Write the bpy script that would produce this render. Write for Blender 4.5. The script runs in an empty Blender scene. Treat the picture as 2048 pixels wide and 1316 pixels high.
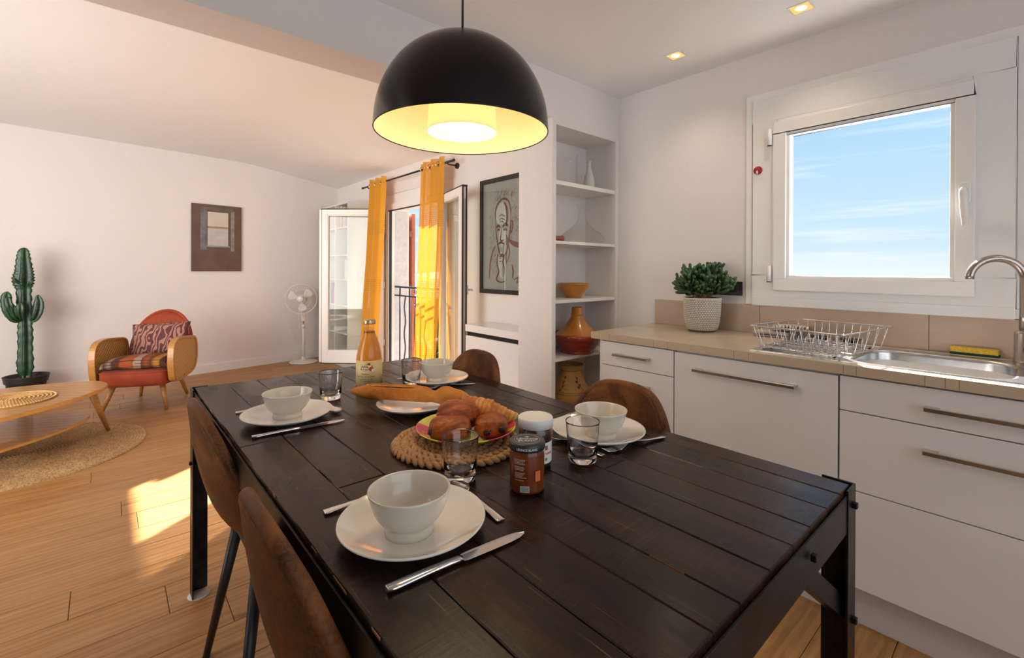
import bpy, bmesh, math, random
from mathutils import Vector, Matrix
from mathutils import noise as mnoise
random.seed(7)
sc = bpy.context.scene
C = sc.collection
PI = math.pi

# ------------------------------------------------------------------ camera
FPX, CX, CY, EYE = 930.51, 1024.0, 542.05, 1.2
def _rot():
    a, b, c = math.radians(-41.142), math.radians(.165), math.radians(.2433)
    Ry = Matrix(((math.cos(a), 0, math.sin(a)), (0, 1, 0), (-math.sin(a), 0, math.cos(a))))
    Rx = Matrix(((1, 0, 0), (0, math.cos(b), -math.sin(b)), (0, math.sin(b), math.cos(b))))
    Rz = Matrix(((math.cos(c), -math.sin(c), 0), (math.sin(c), math.cos(c), 0), (0, 0, 1)))
    return Rz @ Rx @ Ry
MC = _rot()
def _w(r):
    return Vector((r[0], r[2], -r[1]))
right, up, back = _w(MC[0]), -_w(MC[1]), -_w(MC[2])
cam = bpy.data.cameras.new('camera'); cam_o = bpy.data.objects.new('camera', cam); C.objects.link(cam_o)
m = Matrix.Identity(4)
for i in range(3):
    m[i][0], m[i][1], m[i][2] = right[i], up[i], back[i]
m[2][3] = EYE
cam_o.matrix_world = m
cam.sensor_width = 36; cam.lens = FPX / 2048 * 36
cam.shift_y = -(658 - CY) / 2048
cam.clip_start = .02; cam.clip_end = 3000
sc.camera = cam_o
def ray(x, y):
    v = MC.transposed() @ Vector(((x - CX) / FPX, (y - CY) / FPX, 1))
    return Vector((v[0], v[2], -v[1]))
def PZ(x, y, z): r = ray(x, y); return Vector((0, 0, EYE)) + r * ((z - EYE) / r.z)
def PX(x, y, X): r = ray(x, y); return Vector((0, 0, EYE)) + r * (X / r.x)
def PY(x, y, Y): r = ray(x, y); return Vector((0, 0, EYE)) + r * (Y / r.y)

# ------------------------------------------------------------------ world, sun, exposure
sc.view_settings.view_transform = 'Standard'
try: sc.view_settings.look = 'None'
except Exception: pass
sc.view_settings.exposure = 0.14
sc.view_settings.gamma = 1.0
sc.view_settings.use_curve_mapping = False
world = bpy.data.worlds.new('sky'); sc.world = world; world.use_nodes = True
wn, wl = world.node_tree.nodes, world.node_tree.links
wn.clear()
tc = wn.new('ShaderNodeTexCoord')
sep = wn.new('ShaderNodeSeparateXYZ'); wl.new(tc.outputs['Generated'], sep.inputs[0])
ramp = wn.new('ShaderNodeValToRGB'); wl.new(sep.outputs['Z'], ramp.inputs[0])
el = ramp.color_ramp.elements
el[0].position = 0.0; el[0].color = (.80, .89, .95, 1)
el[1].position = 1.0; el[1].color = (.16, .34, .75, 1)
for p, c in ((.04, (.62, .79, .93, 1)), (.15, (.50, .73, .93, 1)), (.30, (.38, .64, .92, 1))):
    e = el.new(p); e.color = c
mp = wn.new('ShaderNodeMapping'); mp.inputs['Scale'].default_value = (2.2, 2.2, 34); mp.inputs['Rotation'].default_value = (.05, .10, 0)
wl.new(tc.outputs['Generated'], mp.inputs[0])
nz = wn.new('ShaderNodeTexNoise'); nz.inputs['Scale'].default_value = 1.6; nz.inputs['Detail'].default_value = 6; nz.inputs['Roughness'].default_value = .55
wl.new(mp.outputs[0], nz.inputs['Vector'])
cr = wn.new('ShaderNodeValToRGB'); wl.new(nz.outputs['Fac'], cr.inputs[0])
cr.color_ramp.elements[0].position = .52; cr.color_ramp.elements[0].color = (0, 0, 0, 1)
cr.color_ramp.elements[1].position = .74; cr.color_ramp.elements[1].color = (.6, .6, .6, 1)
mx = wn.new('ShaderNodeMix'); mx.data_type = 'RGBA'
wl.new(cr.outputs[0], mx.inputs[0]); wl.new(ramp.outputs[0], mx.inputs[6]); mx.inputs[7].default_value = (.86, .93, .99, 1)
bg = wn.new('ShaderNodeBackground'); bg.inputs['Strength'].default_value = 1.0
wl.new(mx.outputs[2], bg.inputs['Color'])
wo = wn.new('ShaderNodeOutputWorld'); wl.new(bg.outputs[0], wo.inputs[0])

SUN = Vector((1, .66, .73)).normalized()
def light(name, kind, loc, energy, color, direction=None, **kw):
    d = bpy.data.lights.new(name, kind); d.energy = energy; d.color = color
    for k, v in kw.items(): setattr(d, k, v)
    o = bpy.data.objects.new(name, d); C.objects.link(o); o.location = loc
    if direction is not None: o.rotation_euler = Vector(direction).to_track_quat('-Z', 'Y').to_euler()
    return o
light('sun', 'SUN', (8, 6, 8), 40.0, (1.0, .95, .91), -SUN, angle=.012)
# added area fills behind and left of the camera; the walls there are closed
light('added_fill_rear', 'AREA', (.2, -2.3, 1.35), 36, (.86, .93, 1.0), (0, 1, 0), shape='RECTANGLE', size=3.6, size_y=2.0)
light('added_fill_side', 'AREA', (-3.0, 3.3, 1.35), 140, (1.0, .965, .925), (1, .75, .20), shape='RECTANGLE', size=4.6, size_y=2.1, spread=2.2)

# ------------------------------------------------------------------ object helpers
def link(o, parent=None):
    C.objects.link(o)
    if parent is not None: o.parent = parent
    return o
def tag(o, label=None, cat=None, group=None, kind=None):
    if label: o['label'] = label
    if cat: o['category'] = cat
    if group: o['group'] = group
    if kind: o['kind'] = kind
    return o
def thing(name, label, cat, loc=(0, 0, 0), rz=0, group=None):
    o = bpy.data.objects.new(name, None); o.empty_display_size = .05
    C.objects.link(o); o.location = loc; o.rotation_euler = (0, 0, rz)
    return tag(o, label, cat, group)
def dup(root, loc, rz=None, label=None, group=None):
    r = root.copy(); C.objects.link(r); r.location = loc
    if rz is not None: r.rotation_euler = (0, 0, rz)
    if label: r['label'] = label
    if group: r['group'] = group
    for ch in list(root.children):
        c = ch.copy(); C.objects.link(c); c.parent = r
        for g in list(ch.children):
            d = g.copy(); C.objects.link(d); d.parent = c
    return r

class MB:
    def __init__(s): s.v, s.f, s.sm = [], [], []
    def add(s, vs, fs, smooth=False):
        k = len(s.v); s.v += [tuple(v) for v in vs]
        for f in fs: s.f.append(tuple(i + k for i in f)); s.sm.append(smooth)
        return s
    def box(s, x0, x1, y0, y1, z0, z1):
        vs = [(x, y, z) for z in (z0, z1) for y in (y0, y1) for x in (x0, x1)]
        return s.add(vs, [(0, 2, 3, 1), (4, 5, 7, 6), (0, 1, 5, 4), (2, 6, 7, 3), (0, 4, 6, 2), (1, 3, 7, 5)])
    def obox(s, a, b, w, h, upv=(0, 0, 1)):
        """bar of section w x h from a to b"""
        a, b = Vector(a), Vector(b); d = (b - a).normalized(); u = Vector(upv)
        sx = d.cross(u).normalized(); uz = sx.cross(d).normalized()
        vs = []
        for p in (a, b):
            for i, j in ((-1, -1), (1, -1), (1, 1), (-1, 1)): vs.append(p + sx * i * w / 2 + uz * j * h / 2)
        return s.add(vs, [(3, 2, 1, 0), (4, 5, 6, 7), (0, 1, 5, 4), (1, 2, 6, 5), (2, 3, 7, 6), (3, 0, 4, 7)])
    def tube(s, pts, r, n=10, closed=False, cap=True, flat=1.0, upv=None):
        pts = [Vector(p) for p in pts]; N = len(pts)
        rs = r if isinstance(r, (list, tuple)) else [r] * N
        rings = []; pu = None
        for i, p in enumerate(pts):
            if closed: d = pts[(i + 1) % N] - pts[i - 1]
            else: d = pts[min(i + 1, N - 1)] - pts[max(i - 1, 0)]
            d.normalize()
            if upv is not None: u = Vector(upv)
            else: u = pu if pu is not None else (Vector((0, 0, 1)) if abs(d.z) < .9 else Vector((1, 0, 0)))
            a = d.cross(u)
            if a.length < 1e-6: a = d.cross(Vector((.3, .9, .1)))
            a.normalize(); b = a.cross(d).normalized(); pu = b
            rings.append([p + a * math.cos(t) * rs[i] + b * math.sin(t) * rs[i] * flat for t in (2 * PI * k / n for k in range(n))])
        vs = [v for q in rings for v in q]; fs = []
        for i in range(N if closed else N - 1):
            for k in range(n):
                a0, b0 = i * n, ((i + 1) % N) * n
                fs.append((a0 + k, a0 + (k + 1) % n, b0 + (k + 1) % n, b0 + k))
        s.add(vs, fs, True)
        if cap and not closed:
            s.add(rings[0], [tuple(range(n))]); s.add(rings[-1], [tuple(range(n))[::-1]])
        return s
    def lathe(s, prof, n=48, c=(0, 0, 0), fn=None, a0=0, a1=2 * PI, smooth=True):
        full = abs(a1 - a0 - 2 * PI) < 1e-6; M = n if full else n + 1
        vs = []; idx = []
        for (r, z) in prof:
            if r < 1e-7:
                idx.append([len(vs)] * M); vs.append((c[0], c[1], c[2] + z)); continue
            row = []
            for k in range(M):
                t = a0 + (a1 - a0) * k / n; rr = r * (fn(t, z, r) if fn else 1)
                row.append(len(vs)); vs.append((c[0] + rr * math.cos(t), c[1] + rr * math.sin(t), c[2] + z))
            idx.append(row)
        fs = []
        for i in range(len(prof) - 1):
            for k in range(n):
                k2 = (k + 1) % M
                q = [idx[i][k], idx[i][k2], idx[i + 1][k2], idx[i + 1][k]]
                q2 = []
                for x in q:
                    if x not in q2: q2.append(x)
                if len(q2) > 2: fs.append(tuple(q2))
        return s.add(vs, fs, smooth)
    def prism(s, poly, z0, z1, smooth=False):
        n = len(poly); vs = [(x, y, z0) for x, y in poly] + [(x, y, z1) for x, y in poly]
        fs = [tuple(range(n))[::-1], tuple(range(n, 2 * n))]
        s.add(vs, fs); return s.add(vs, [(i, (i + 1) % n, n + (i + 1) % n, n + i) for i in range(n)], smooth)
    def grid(s, P, smooth=True, closed_u=False):
        U, V = len(P), len(P[0]); vs = [p for r in P for p in r]; fs = []
        for i in range(U if closed_u else U - 1):
            for j in range(V - 1):
                a, b = i * V, ((i + 1) % U) * V
                fs.append((a + j, a + j + 1, b + j + 1, b + j))
        return s.add(vs, fs, smooth)
    def blob(s, c, rx, ry, rz, n=8, m=6, M=None):
        vs, fs = [], []
        for i in range(m + 1):
            t = PI * i / m
            for k in range(n):
                p = 2 * PI * k / n
                v = Vector((rx * math.sin(t) * math.cos(p), ry * math.sin(t) * math.sin(p), rz * math.cos(t)))
                if M is not None: v = M @ v
                vs.append(v + Vector(c))
        for i in range(m):
            for k in range(n): fs.append((i * n + k, (i + 1) * n + k, (i + 1) * n + (k + 1) % n, i * n + (k + 1) % n))
        return s.add(vs, fs, True)
    def build(s, name, mt, parent=None, bevel=0, seg=2, sub=0, solid=0, weld=True, off=0):
        me = bpy.data.meshes.new(name); me.from_pydata(s.v, [], s.f)
        me.polygons.foreach_set('use_smooth', s.sm)
        bm = bmesh.new(); bm.from_mesh(me)
        if weld: bmesh.ops.remove_doubles(bm, verts=bm.verts, dist=1e-6)
        bmesh.ops.recalc_face_normals(bm, faces=bm.faces)
        bm.to_mesh(me); bm.free(); me.update()
        for q in (mt if isinstance(mt, (list, tuple)) else [mt]): me.materials.append(q.m if isinstance(q, NT) else q)
        o = bpy.data.objects.new(name, me); link(o, parent)
        if solid: md = o.modifiers.new('s', 'SOLIDIFY'); md.thickness = solid; md.offset = off
        if bevel: md = o.modifiers.new('b', 'BEVEL'); md.width = bevel; md.segments = seg; md.limit_method = 'ANGLE'; md.angle_limit = .6
        if sub: md = o.modifiers.new('d', 'SUBSURF'); md.levels = sub; md.render_levels = sub
        return o

def spline(pts, n):
    """Catmull-Rom through tuples, n samples per span"""
    out = []; N = len(pts)
    for i in range(N - 1):
        p0, p1, p2, p3 = (pts[max(i - 1, 0)], pts[i], pts[i + 1], pts[min(i + 2, N - 1)])
        for k in range(n):
            t = k / n
            out.append(tuple(.5 * ((2 * b) + (-a + c) * t + (2 * a - 5 * b + 4 * c - d) * t * t + (-a + 3 * b - 3 * c + d) * t ** 3) for a, b, c, d in zip(p0, p1, p2, p3)))
    out.append(tuple(pts[-1])); return out
def cspline(pts, n):
    N = len(pts); out = []
    for i in range(N):
        p0, p1, p2, p3 = pts[i - 1], pts[i], pts[(i + 1) % N], pts[(i + 2) % N]
        for k in range(n):
            t = k / n
            out.append(tuple(.5 * ((2 * b) + (-a + c) * t + (2 * a - 5 * b + 4 * c - d) * t * t + (-a + 3 * b - 3 * c + d) * t ** 3) for a, b, c, d in zip(p0, p1, p2, p3)))
    return out
def rrect(x0, x1, y0, y1, r, n=5):
    pts = []
    for cx, cy, a in ((x1 - r, y1 - r, 0), (x0 + r, y1 - r, 90), (x0 + r, y0 + r, 180), (x1 - r, y0 + r, 270)):
        for k in range(n + 1):
            t = math.radians(a + 90 * k / n); pts.append((cx + r * math.cos(t), cy + r * math.sin(t)))
    return pts
def text_mesh(txt, size, fn, mt, parent, name='lettering', align='CENTER', bold=0):
    """flat lettering laid on a surface; fn maps (u, v) -> point"""
    cu = bpy.data.curves.new('t', 'FONT'); cu.body = txt; cu.size = size; cu.align_x = align; cu.align_y = 'CENTER'; cu.resolution_u = 2; cu.offset = bold
    o = bpy.data.objects.new('t', cu); C.objects.link(o)
    dg = bpy.context.evaluated_depsgraph_get(); me = bpy.data.meshes.new_from_object(o.evaluated_get(dg))
    bpy.data.objects.remove(o)
    for v in me.vertices: v.co = fn(v.co.x, v.co.y)
    me.materials.clear(); me.materials.append(mt)
    q = bpy.data.objects.new(name, me); q['kind'] = 'stuff'
    return link(q, parent)

# ------------------------------------------------------------------ materials
class NT:
    def __init__(s, name):
        s.m = bpy.data.materials.new(name); s.m.use_nodes = True
        s.n, s.l = s.m.node_tree.nodes, s.m.node_tree.links
        s.b = s.n['Principled BSDF']; s.o = s.n['Material Output']; s._tc = None
    def new(s, t, **kw):
        q = s.n.new('ShaderNode' + t)
        for k, v in kw.items(): setattr(q, k, v)
        return q
    def tc(s, out='Object'):
        if s._tc is None: s._tc = s.new('TexCoord')
        return s._tc.outputs[out]
    def map(s, scale=(1, 1, 1), rot=(0, 0, 0), loc=(0, 0, 0), src=None, rnd=False):
        q = s.new('Mapping'); q.inputs['Scale'].default_value = scale; q.inputs['Rotation'].default_value = rot; q.inputs['Location'].default_value = loc
        s.l.new(src or s.tc(), q.inputs[0])
        if rnd:
            oi = s.new('ObjectInfo'); mu = s.new('Math', operation='MULTIPLY'); mu.inputs[1].default_value = 37.0
            s.l.new(oi.outputs['Random'], mu.inputs[0]); s.l.new(mu.outputs[0], q.inputs['Location'])
        return q.outputs[0]
    def noise(s, vec, scale=5, detail=4, rough=.5, dist=0):
        q = s.new('TexNoise'); s.l.new(vec, q.inputs['Vector'])
        q.inputs['Scale'].default_value = scale; q.inputs['Detail'].default_value = detail; q.inputs['Roughness'].default_value = rough; q.inputs['Distortion'].default_value = dist
        return q.outputs['Fac']
    def wave(s, vec, scale=5, dist=0, detail=2, kind='BANDS', direction='X', prof='SIN', ds=1):
        q = s.new('TexWave', wave_type=kind, wave_profile=prof)
        if kind == 'BANDS': q.bands_direction = direction
        else: q.rings_direction = direction
        s.l.new(vec, q.inputs['Vector']); q.inputs['Scale'].default_value = scale; q.inputs['Distortion'].default_value = dist; q.inputs['Detail'].default_value = detail; q.inputs['Detail Scale'].default_value = ds
        return q.outputs['Fac']
    def ramp(s, fac, stops, interp='LINEAR'):
        q = s.new('ValToRGB'); s.l.new(fac, q.inputs[0]); e = q.color_ramp.elements; q.color_ramp.interpolation = interp
        e[0].position = stops[0][0]; e[0].color = (*stops[0][1], 1); e[1].position = stops[-1][0]; e[1].color = (*stops[-1][1], 1)
        for p, c in stops[1:-1]: x = e.new(p); x.color = (*c, 1)
        return q.outputs[0]
    def mix(s, fac, a, b, mode='MIX'):
        q = s.new('Mix', data_type='RGBA', blend_type=mode)
        for i, v in ((0, fac), (6, a), (7, b)):
            if hasattr(v, 'links'): s.l.new(v, q.inputs[i])
            else: q.inputs[i].default_value = v if i == 0 else (*v, 1)
        return q.outputs[2]
    def math(s, op, a, b=0):
        q = s.new('Math', operation=op)
        for i, v in ((0, a), (1, b)):
            if hasattr(v, 'links'): s.l.new(v, q.inputs[i])
            else: q.inputs[i].default_value = v
        return q.outputs[0]
    def rnd(s): return s.new('ObjectInfo').outputs['Random']
    def col(s, c):
        if hasattr(c, 'links'): s.l.new(c, s.b.inputs['Base Color'])
        else: s.b.inputs['Base Color'].default_value = (*c, 1)
        return s
    def set(s, **kw):
        names = dict(rough='Roughness', metal='Metallic', spec='Specular IOR Level', trans='Transmission Weight', ior='IOR', coat='Coat Weight', coatr='Coat Roughness', sheen='Sheen Weight', sss='Subsurface Weight', alpha='Alpha', es='Emission Strength')
        for k, v in kw.items():
            i = s.b.inputs[names[k]]
            if hasattr(v, 'links'): s.l.new(v, i)
            else: i.default_value = v
        return s
    def bump(s, h, strength=.3, dist=.01):
        q = s.new('Bump'); s.l.new(h, q.inputs['Height']); q.inputs['Strength'].default_value = strength; q.inputs['Distance'].default_value = dist
        s.l.new(q.outputs[0], s.b.inputs['Normal']); return s
def simple(name, c, rough=.5, var=.06, nscale=30, bump=0, **kw):
    """plain colour with a faint procedural mottling"""
    t = NT(name); n = t.noise(t.map(), nscale, 3)
    t.col(t.ramp(n, [(.3, tuple(x * (1 - var) for x in c)), (.7, tuple(min(1, x * (1 + var)) for x in c))])).set(rough=rough, **kw)
    if bump: t.bump(n, bump, .002)
    return t.m
def emis(name, c, st):
    t = NT(name); t.col((0, 0, 0)); t.b.inputs['Emission Color'].default_value = (*c, 1); t.set(es=st); return t.m
def glassm(name, tint=(1, 1, 1), rough=0.0, ior=1.46):
    t = NT(name); t.col(tint).set(rough=rough, trans=1.0, ior=ior); return t.m
def panem(name, tint=(1, 1, 1), refl=1.0):
    t = NT(name); tr = t.new('BsdfTransparent'); tr.inputs[0].default_value = (*tint, 1)
    gl = t.new('BsdfGlossy'); gl.inputs['Roughness'].default_value = .01
    fr = t.new('Fresnel'); fr.inputs['IOR'].default_value = 1.5
    ge = t.new('NewGeometry'); mu = t.math('MULTIPLY', t.math('MULTIPLY', fr.outputs[0], refl), t.math('SUBTRACT', 1.0, ge.outputs['Backfacing']))
    ms = t.new('MixShader'); t.l.new(mu, ms.inputs[0]); t.l.new(tr.outputs[0], ms.inputs[1]); t.l.new(gl.outputs[0], ms.inputs[2])
    t.l.new(ms.outputs[0], t.o.inputs[0]); return t.m

WALL = simple('wall_paint', (.79, .745, .72), .75, .012, 60, .04)
CEIL = simple('ceiling_paint', (.86, .85, .845), .8, .01, 50, .02)
TRIMW = simple('white_trim_paint', (.80, .775, .745), .45, .01, 40)
PVC = simple('white_window_profile', (.84, .83, .815), .32, .01, 40)
LACQ = simple('white_lacquer', (.80, .79, .785), .16, .006, 40)
BLACKRUB = simple('black_seal', (.012, .012, .014), .5)
STEEL = simple('brushed_steel', (.55, .53, .50), .28, .05, 90, metal=1.0)
CHROME = simple('polished_steel', (.72, .71, .70), .12, .02, 60, metal=1.0)
SINKST = simple('sink_steel', (.60, .60, .60), .24, .08, 40, metal=1.0)
NICKEL = simple('faucet_nickel', (.46, .40, .36), .26, .03, 60, metal=1.0)
CERAM = simple('cream_porcelain', (.80, .75, .685), .12, .02, 20, coat=.5)
CERAMB = simple('greige_stoneware', (.67, .62, .53), .16, .02, 20, coat=.4)
BLACKM = simple('black_powder_coat', (.014, .013, .013), .42, .2, 60)
PANE = panem('window_pane', (1, 1, 1), .06)
PANELEAF = panem('door_pane', (.93, .95, .92), 1.6)
GLASS = glassm('clear_glass')
def worn_iron():
    t = NT('worn_black_iron'); n = t.noise(t.map((1, 1, 1)), 14, 6, .65)
    t.col(t.ramp(n, [(.35, (.012, .012, .014)), (.62, (.035, .033, .034)), (.8, (.10, .09, .085))])).set(rough=t.ramp(n, [(.3, (.32,) * 3), (.7, (.5,) * 3)]), metal=.75)
    return t.m
IRON = worn_iron()
def floor_wood():
    t = NT('oak_plank'); v = t.map((.9, 9, 9), rnd=True)
    n1 = t.noise(v, 3.2, 6, .6, 1.2); w = t.wave(t.map((.35, 4.2, 4.2), rnd=True), 2.4, 9, 3, 'BANDS', 'Y', ds=1.1)
    n2 = t.noise(t.map((4, 160, 160), rnd=True), 2.2, 3, .7)
    kn = t.noise(t.map((2.4, 7, 7), rnd=True), 1.5, 2, .4)
    base = t.ramp(t.rnd(), [(0, (.39, .185, .054)), (.35, (.46, .225, .070)), (.7, (.35, .155, .044)), (1, (.50, .255, .088))])
    c = t.mix(t.ramp(w, [(.25, (0,) * 3), (.62, (.55,) * 3)]), base, (.27, .115, .032))
    c = t.mix(t.ramp(n1, [(.35, (.38,) * 3), (.65, (0,) * 3)]), c, (.62, .36, .16))
    c = t.mix(t.ramp(n2, [(.52, (0,) * 3), (.75, (.42,) * 3)]), c, (.24, .11, .04))
    c = t.mix(t.ramp(kn, [(.73, (0,) * 3), (.77, (.75,) * 3)]), c, (.14, .065, .03))
    t.col(c).set(rough=t.ramp(n1, [(.3, (.36,) * 3), (.7, (.48,) * 3)]), spec=.45).bump(n2, .12, .001)
    return t.m
FLOORM = floor_wood()
def table_wood():
    t = NT('dark_reclaimed_wood')
    g = t.noise(t.map((60, 1.6, 60), rnd=True), 3, 6, .65, .6)
    saw = t.noise(t.map((6, 150, 6), rnd=True), 1.3, 3, .6)
    patch = t.noise(t.map((5, 2.2, 5), rnd=True), 1.6, 4, .6, .4)
    big = t.noise(t.map((7, .9, 7), rnd=True), 1.0, 3, .5, 1.5)
    base = t.ramp(t.rnd(), [(0, (.016, .006, .003)), (.4, (.026, .010, .004)), (.7, (.012, .0055, .003)), (1, (.034, .013, .005))])
    c = t.mix(t.ramp(g, [(.38, (.0,) * 3), (.66, (.7,) * 3)]), base, (.007, .0035, .0025))
    c = t.mix(t.ramp(big, [(.5, (0,) * 3), (.72, (.55,) * 3)]), c, (.070, .024, .008))
    rp = t.math('MULTIPLY', t.ramp(saw, [(.5, (0,) * 3), (.64, (1,) * 3)]), t.ramp(patch, [(.50, (0,) * 3), (.66, (.36,) * 3)]))
    c = t.mix(rp, c, (.085, .055, .038))
    sc_ = t.noise(t.map((220, 5, 220), rnd=True), 1.2, 2, .5)
    c = t.mix(t.ramp(sc_, [(.70, (0,) * 3), (.76, (.35,) * 3)]), c, (.30, .17, .09))
    t.col(c).set(rough=t.ramp(patch, [(.4, (.19,) * 3), (.68, (.38,) * 3)]), spec=.22)
    h = t.math('ADD', t.math('MULTIPLY', saw, t.ramp(patch, [(.45, (.0,) * 3), (.65, (1.2,) * 3)])), t.math('MULTIPLY', g, .5))
    t.bump(h, .22, .0010); return t.m
TABLEM = table_wood()
TWORN = simple('worn_orange_edge', (.22, .095, .032), .6, .3, 60)
PAPERW = simple('paper_white', (.78, .76, .72), .6)
INK = simple('dark_ink', (.02, .02, .035), .6)

# ================================================================== SETTING
XW = 2.469                                    # inner face of the outer wall
LX0, LX1 = -3.2, XW
def lwY(x): return 6.202 + (x - 0.0) * .14823  # inner face of the slanted far wall
# floor: sub-floor with planks of its own
mb = MB().box(-3.2, 2.72, -2.4, 6.75, -.06, -.006)
floor = tag(mb.build('floor', simple('subfloor', (.12, .07, .04), .8)), kind='structure')
rr = random.Random(11)
W = .1875; y = 2.182 - W * 24
while y < 6.62:
    y1 = y + W
    if y1 > -.5:
        xs = [-3.2]; x = -3.2 + rr.uniform(.5, 1.9)
        if abs(y - 2.182) < .01: x = -.095 - 1.9
        while x < XW - .25: xs.append(x); x += 1.9
        xs.append(XW)
        for a, b in zip(xs, xs[1:]):
            if b < -1.6 and y < 4: continue
            if y > lwY(a) + .0 and y > lwY(b): continue
            g = .0009; e = .0016; bx = MB()
            x0, x1_, ya, yb = a + g, b - g, y + g, min(y1 - g, 6.66)
            lo = [(x0, ya, -.006), (x1_, ya, -.006), (x1_, yb, -.006), (x0, yb, -.006)]
            mi = [(x0, ya, -e), (x1_, ya, -e), (x1_, yb, -e), (x0, yb, -e)]
            hi = [(x0 + e, ya + e, 0), (x1_ - e, ya + e, 0), (x1_ - e, yb - e, 0), (x0 + e, yb - e, 0)]
            q = [(0, 1, 2, 3)]; bx.add(lo + mi + hi, [(i, (i + 1) % 4, 4 + (i + 1) % 4, 4 + i) for i in range(4)] + [(4 + i, 4 + (i + 1) % 4, 8 + (i + 1) % 4, 8 + i) for i in range(4)] + [(8, 9, 10, 11)])
            bx.build('floor_plank', FLOORM, floor, weld=False)
    y = y1

# outer wall with the kitchen window and the french window cut out of it
def wall_x(name, x0, x1, y0, y1, z0, z1, holes, mt):
    ys = sorted({y0, y1, *[h[0] for h in holes], *[h[1] for h in holes]}); zs = sorted({z0, z1, *[h[2] for h in holes], *[h[3] for h in holes]})
    b = MB()
    solid = {}
    for i in range(len(ys) - 1):
        for j in range(len(zs) - 1):
            cy, cz = (ys[i] + ys[i + 1]) / 2, (zs[j] + zs[j + 1]) / 2
            solid[i, j] = not any(h[0] < cy < h[1] and h[2] < cz < h[3] for h in holes)
    def quad(*v): b.add(v, [(0, 1, 2, 3)])
    for (i, j), s in solid.items():
        if not s: continue
        a, c, d, e = ys[i], ys[i + 1], zs[j], zs[j + 1]
        quad((x0, a, d), (x0, c, d), (x0, c, e), (x0, a, e)); quad((x1, a, d), (x1, a, e), (x1, c, e), (x1, c, d))
        if not solid.get((i - 1, j)): quad((x0, a, d), (x0, a, e), (x1, a, e), (x1, a, d))
        if not solid.get((i + 1, j)): quad((x0, c, d), (x1, c, d), (x1, c, e), (x0, c, e))
        if not solid.get((i, j - 1)): quad((x0, a, d), (x1, a, d), (x1, c, d), (x0, c, d))
        if not solid.get((i, j + 1)): quad((x0, a, e), (x0, c, e), (x1, c, e), (x1, a, e))
    return tag(b.build(name, mt), kind='structure')
GY0, GY1, GZ0, GZ1 = .171, .866, 1.105, 1.917       # kitchen sash
DY0, DY1, DZ1 = 3.72, 4.98, 1.90                    # french window opening
wall_x('wall_right', XW, 2.72, -2.4, 6.75, -.06, 2.62, [(.085, .950, 1.085, 2.03), (DY0, DY1, 0, DZ1)], WALL)
# slanted far wall
a0, a1 = -3.3, 2.62
tag(MB().prism([(a0, lwY(a0)), (a1, lwY(a1)), (a1, lwY(a1) + .2), (a0, lwY(a0) + .2)], -.06, 2.62).build('wall_back', WALL), kind='structure')
DARKW = simple('unseen_wall_dark', (.30, .27, .245), .8, .02, 40)  # dark tone given to the unseen walls to cut reflections and fill
tag(MB().box(-3.4, -3.2, -2.6, 5.9, -.06, 2.62).build('wall_left', DARKW), kind='structure')
tag(MB().box(-3.4, 2.72, -2.6, -2.4, -.06, 2.62).build('wall_front', DARKW), kind='structure')
# ceilings (the living room's slopes down towards the outer wall)
tag(MB().box(-3.3, 2.72, -2.4, 1.80, 2.292, 2.40).build('ceiling', CEIL), kind='structure')
b = MB()
prof = [(-3.3, 2.483), (0.95, 2.483), (1.12, 2.4825), (1.30, 2.477), (1.48, 2.461), (1.66, 2.4375), (2.72, 2.292)]
b.grid([[(x, 1.90, z) for x, z in prof], [(x, 6.9, z) for x, z in prof]]); b.grid([[(x, 1.90, 2.62) for x, z in prof], [(x, 6.9, 2.62) for x, z in prof]])
tag(b.build('ceiling', CEIL), kind='structure')
YB = 1.792; NB = 2.035
tag(MB().box(-3.3, XW, YB, 1.998, 2.044, 2.60).build('trim_1', WALL), kind='structure')           # ceiling beam
# partition end with the shelf niche
b = MB()
b.box(1.857, 1.887, YB, NB + .03, 0, 2.044); b.box(2.432, XW, YB, NB + .03, 0, 2.044)
b.box(1.887, 2.432, NB, NB + .03, 0, 2.044); b.box(1.887, 2.432, YB, NB, 2.011, 2.044)
tag(b.build('wall_middle', WALL), kind='structure')
# baseboards
def base_board(name, p, q, inward):
    p, q, n = Vector(p), Vector(q), Vector(inward)
    b = MB(); sec = [(0, 0), (.014, 0), (.014, .092), (.011, .096), (0, .096)]
    vs = [tuple(p + n * s + Vector((0, 0, z))) for s, z in sec] + [tuple(q + n * s + Vector((0, 0, z))) for s, z in sec]
    b.add(vs, [(0, 1, 2, 3, 4), (9, 8, 7, 6, 5)] + [(i, (i + 1) % 5, (i + 1) % 5 + 5, i + 5) for i in range(5)])
    return tag(b.build(name, TRIMW), kind='structure')
nn = Vector((.14823, -1, 0)).normalized()
base_board('baseboard_back', (a0, lwY(a0), 0), (XW, lwY(XW), 0), nn)
base_board('baseboard_right', (XW, 5.12, 0), (XW, 6.5, 0), (-1, 0, 0))

# white shelf boards of the niche
SH = [(1.679, 1.703), (1.346, 1.364), (1.011, 1.030), (.684, .703), (.342, .361)]
for i, (z0, z1) in enumerate(SH):
    lab = ['topmost white shelf board of the wall niche, under the glass cylinder', 'second white niche shelf board from the top, under the glass decanter',
           'third white niche shelf board from the top, under the small ochre bowl', 'fourth white niche shelf board from the top, under the ochre and red tagine',
           'lowest white niche shelf board, under the painted clay vase'][i]
    tag(MB().box(1.888, 2.431, YB + .001, NB - .001, z0, z1).build('niche_shelf', TRIMW, bevel=.0015), lab, 'shelf', 'white shelf boards in the wall niche')
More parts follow.
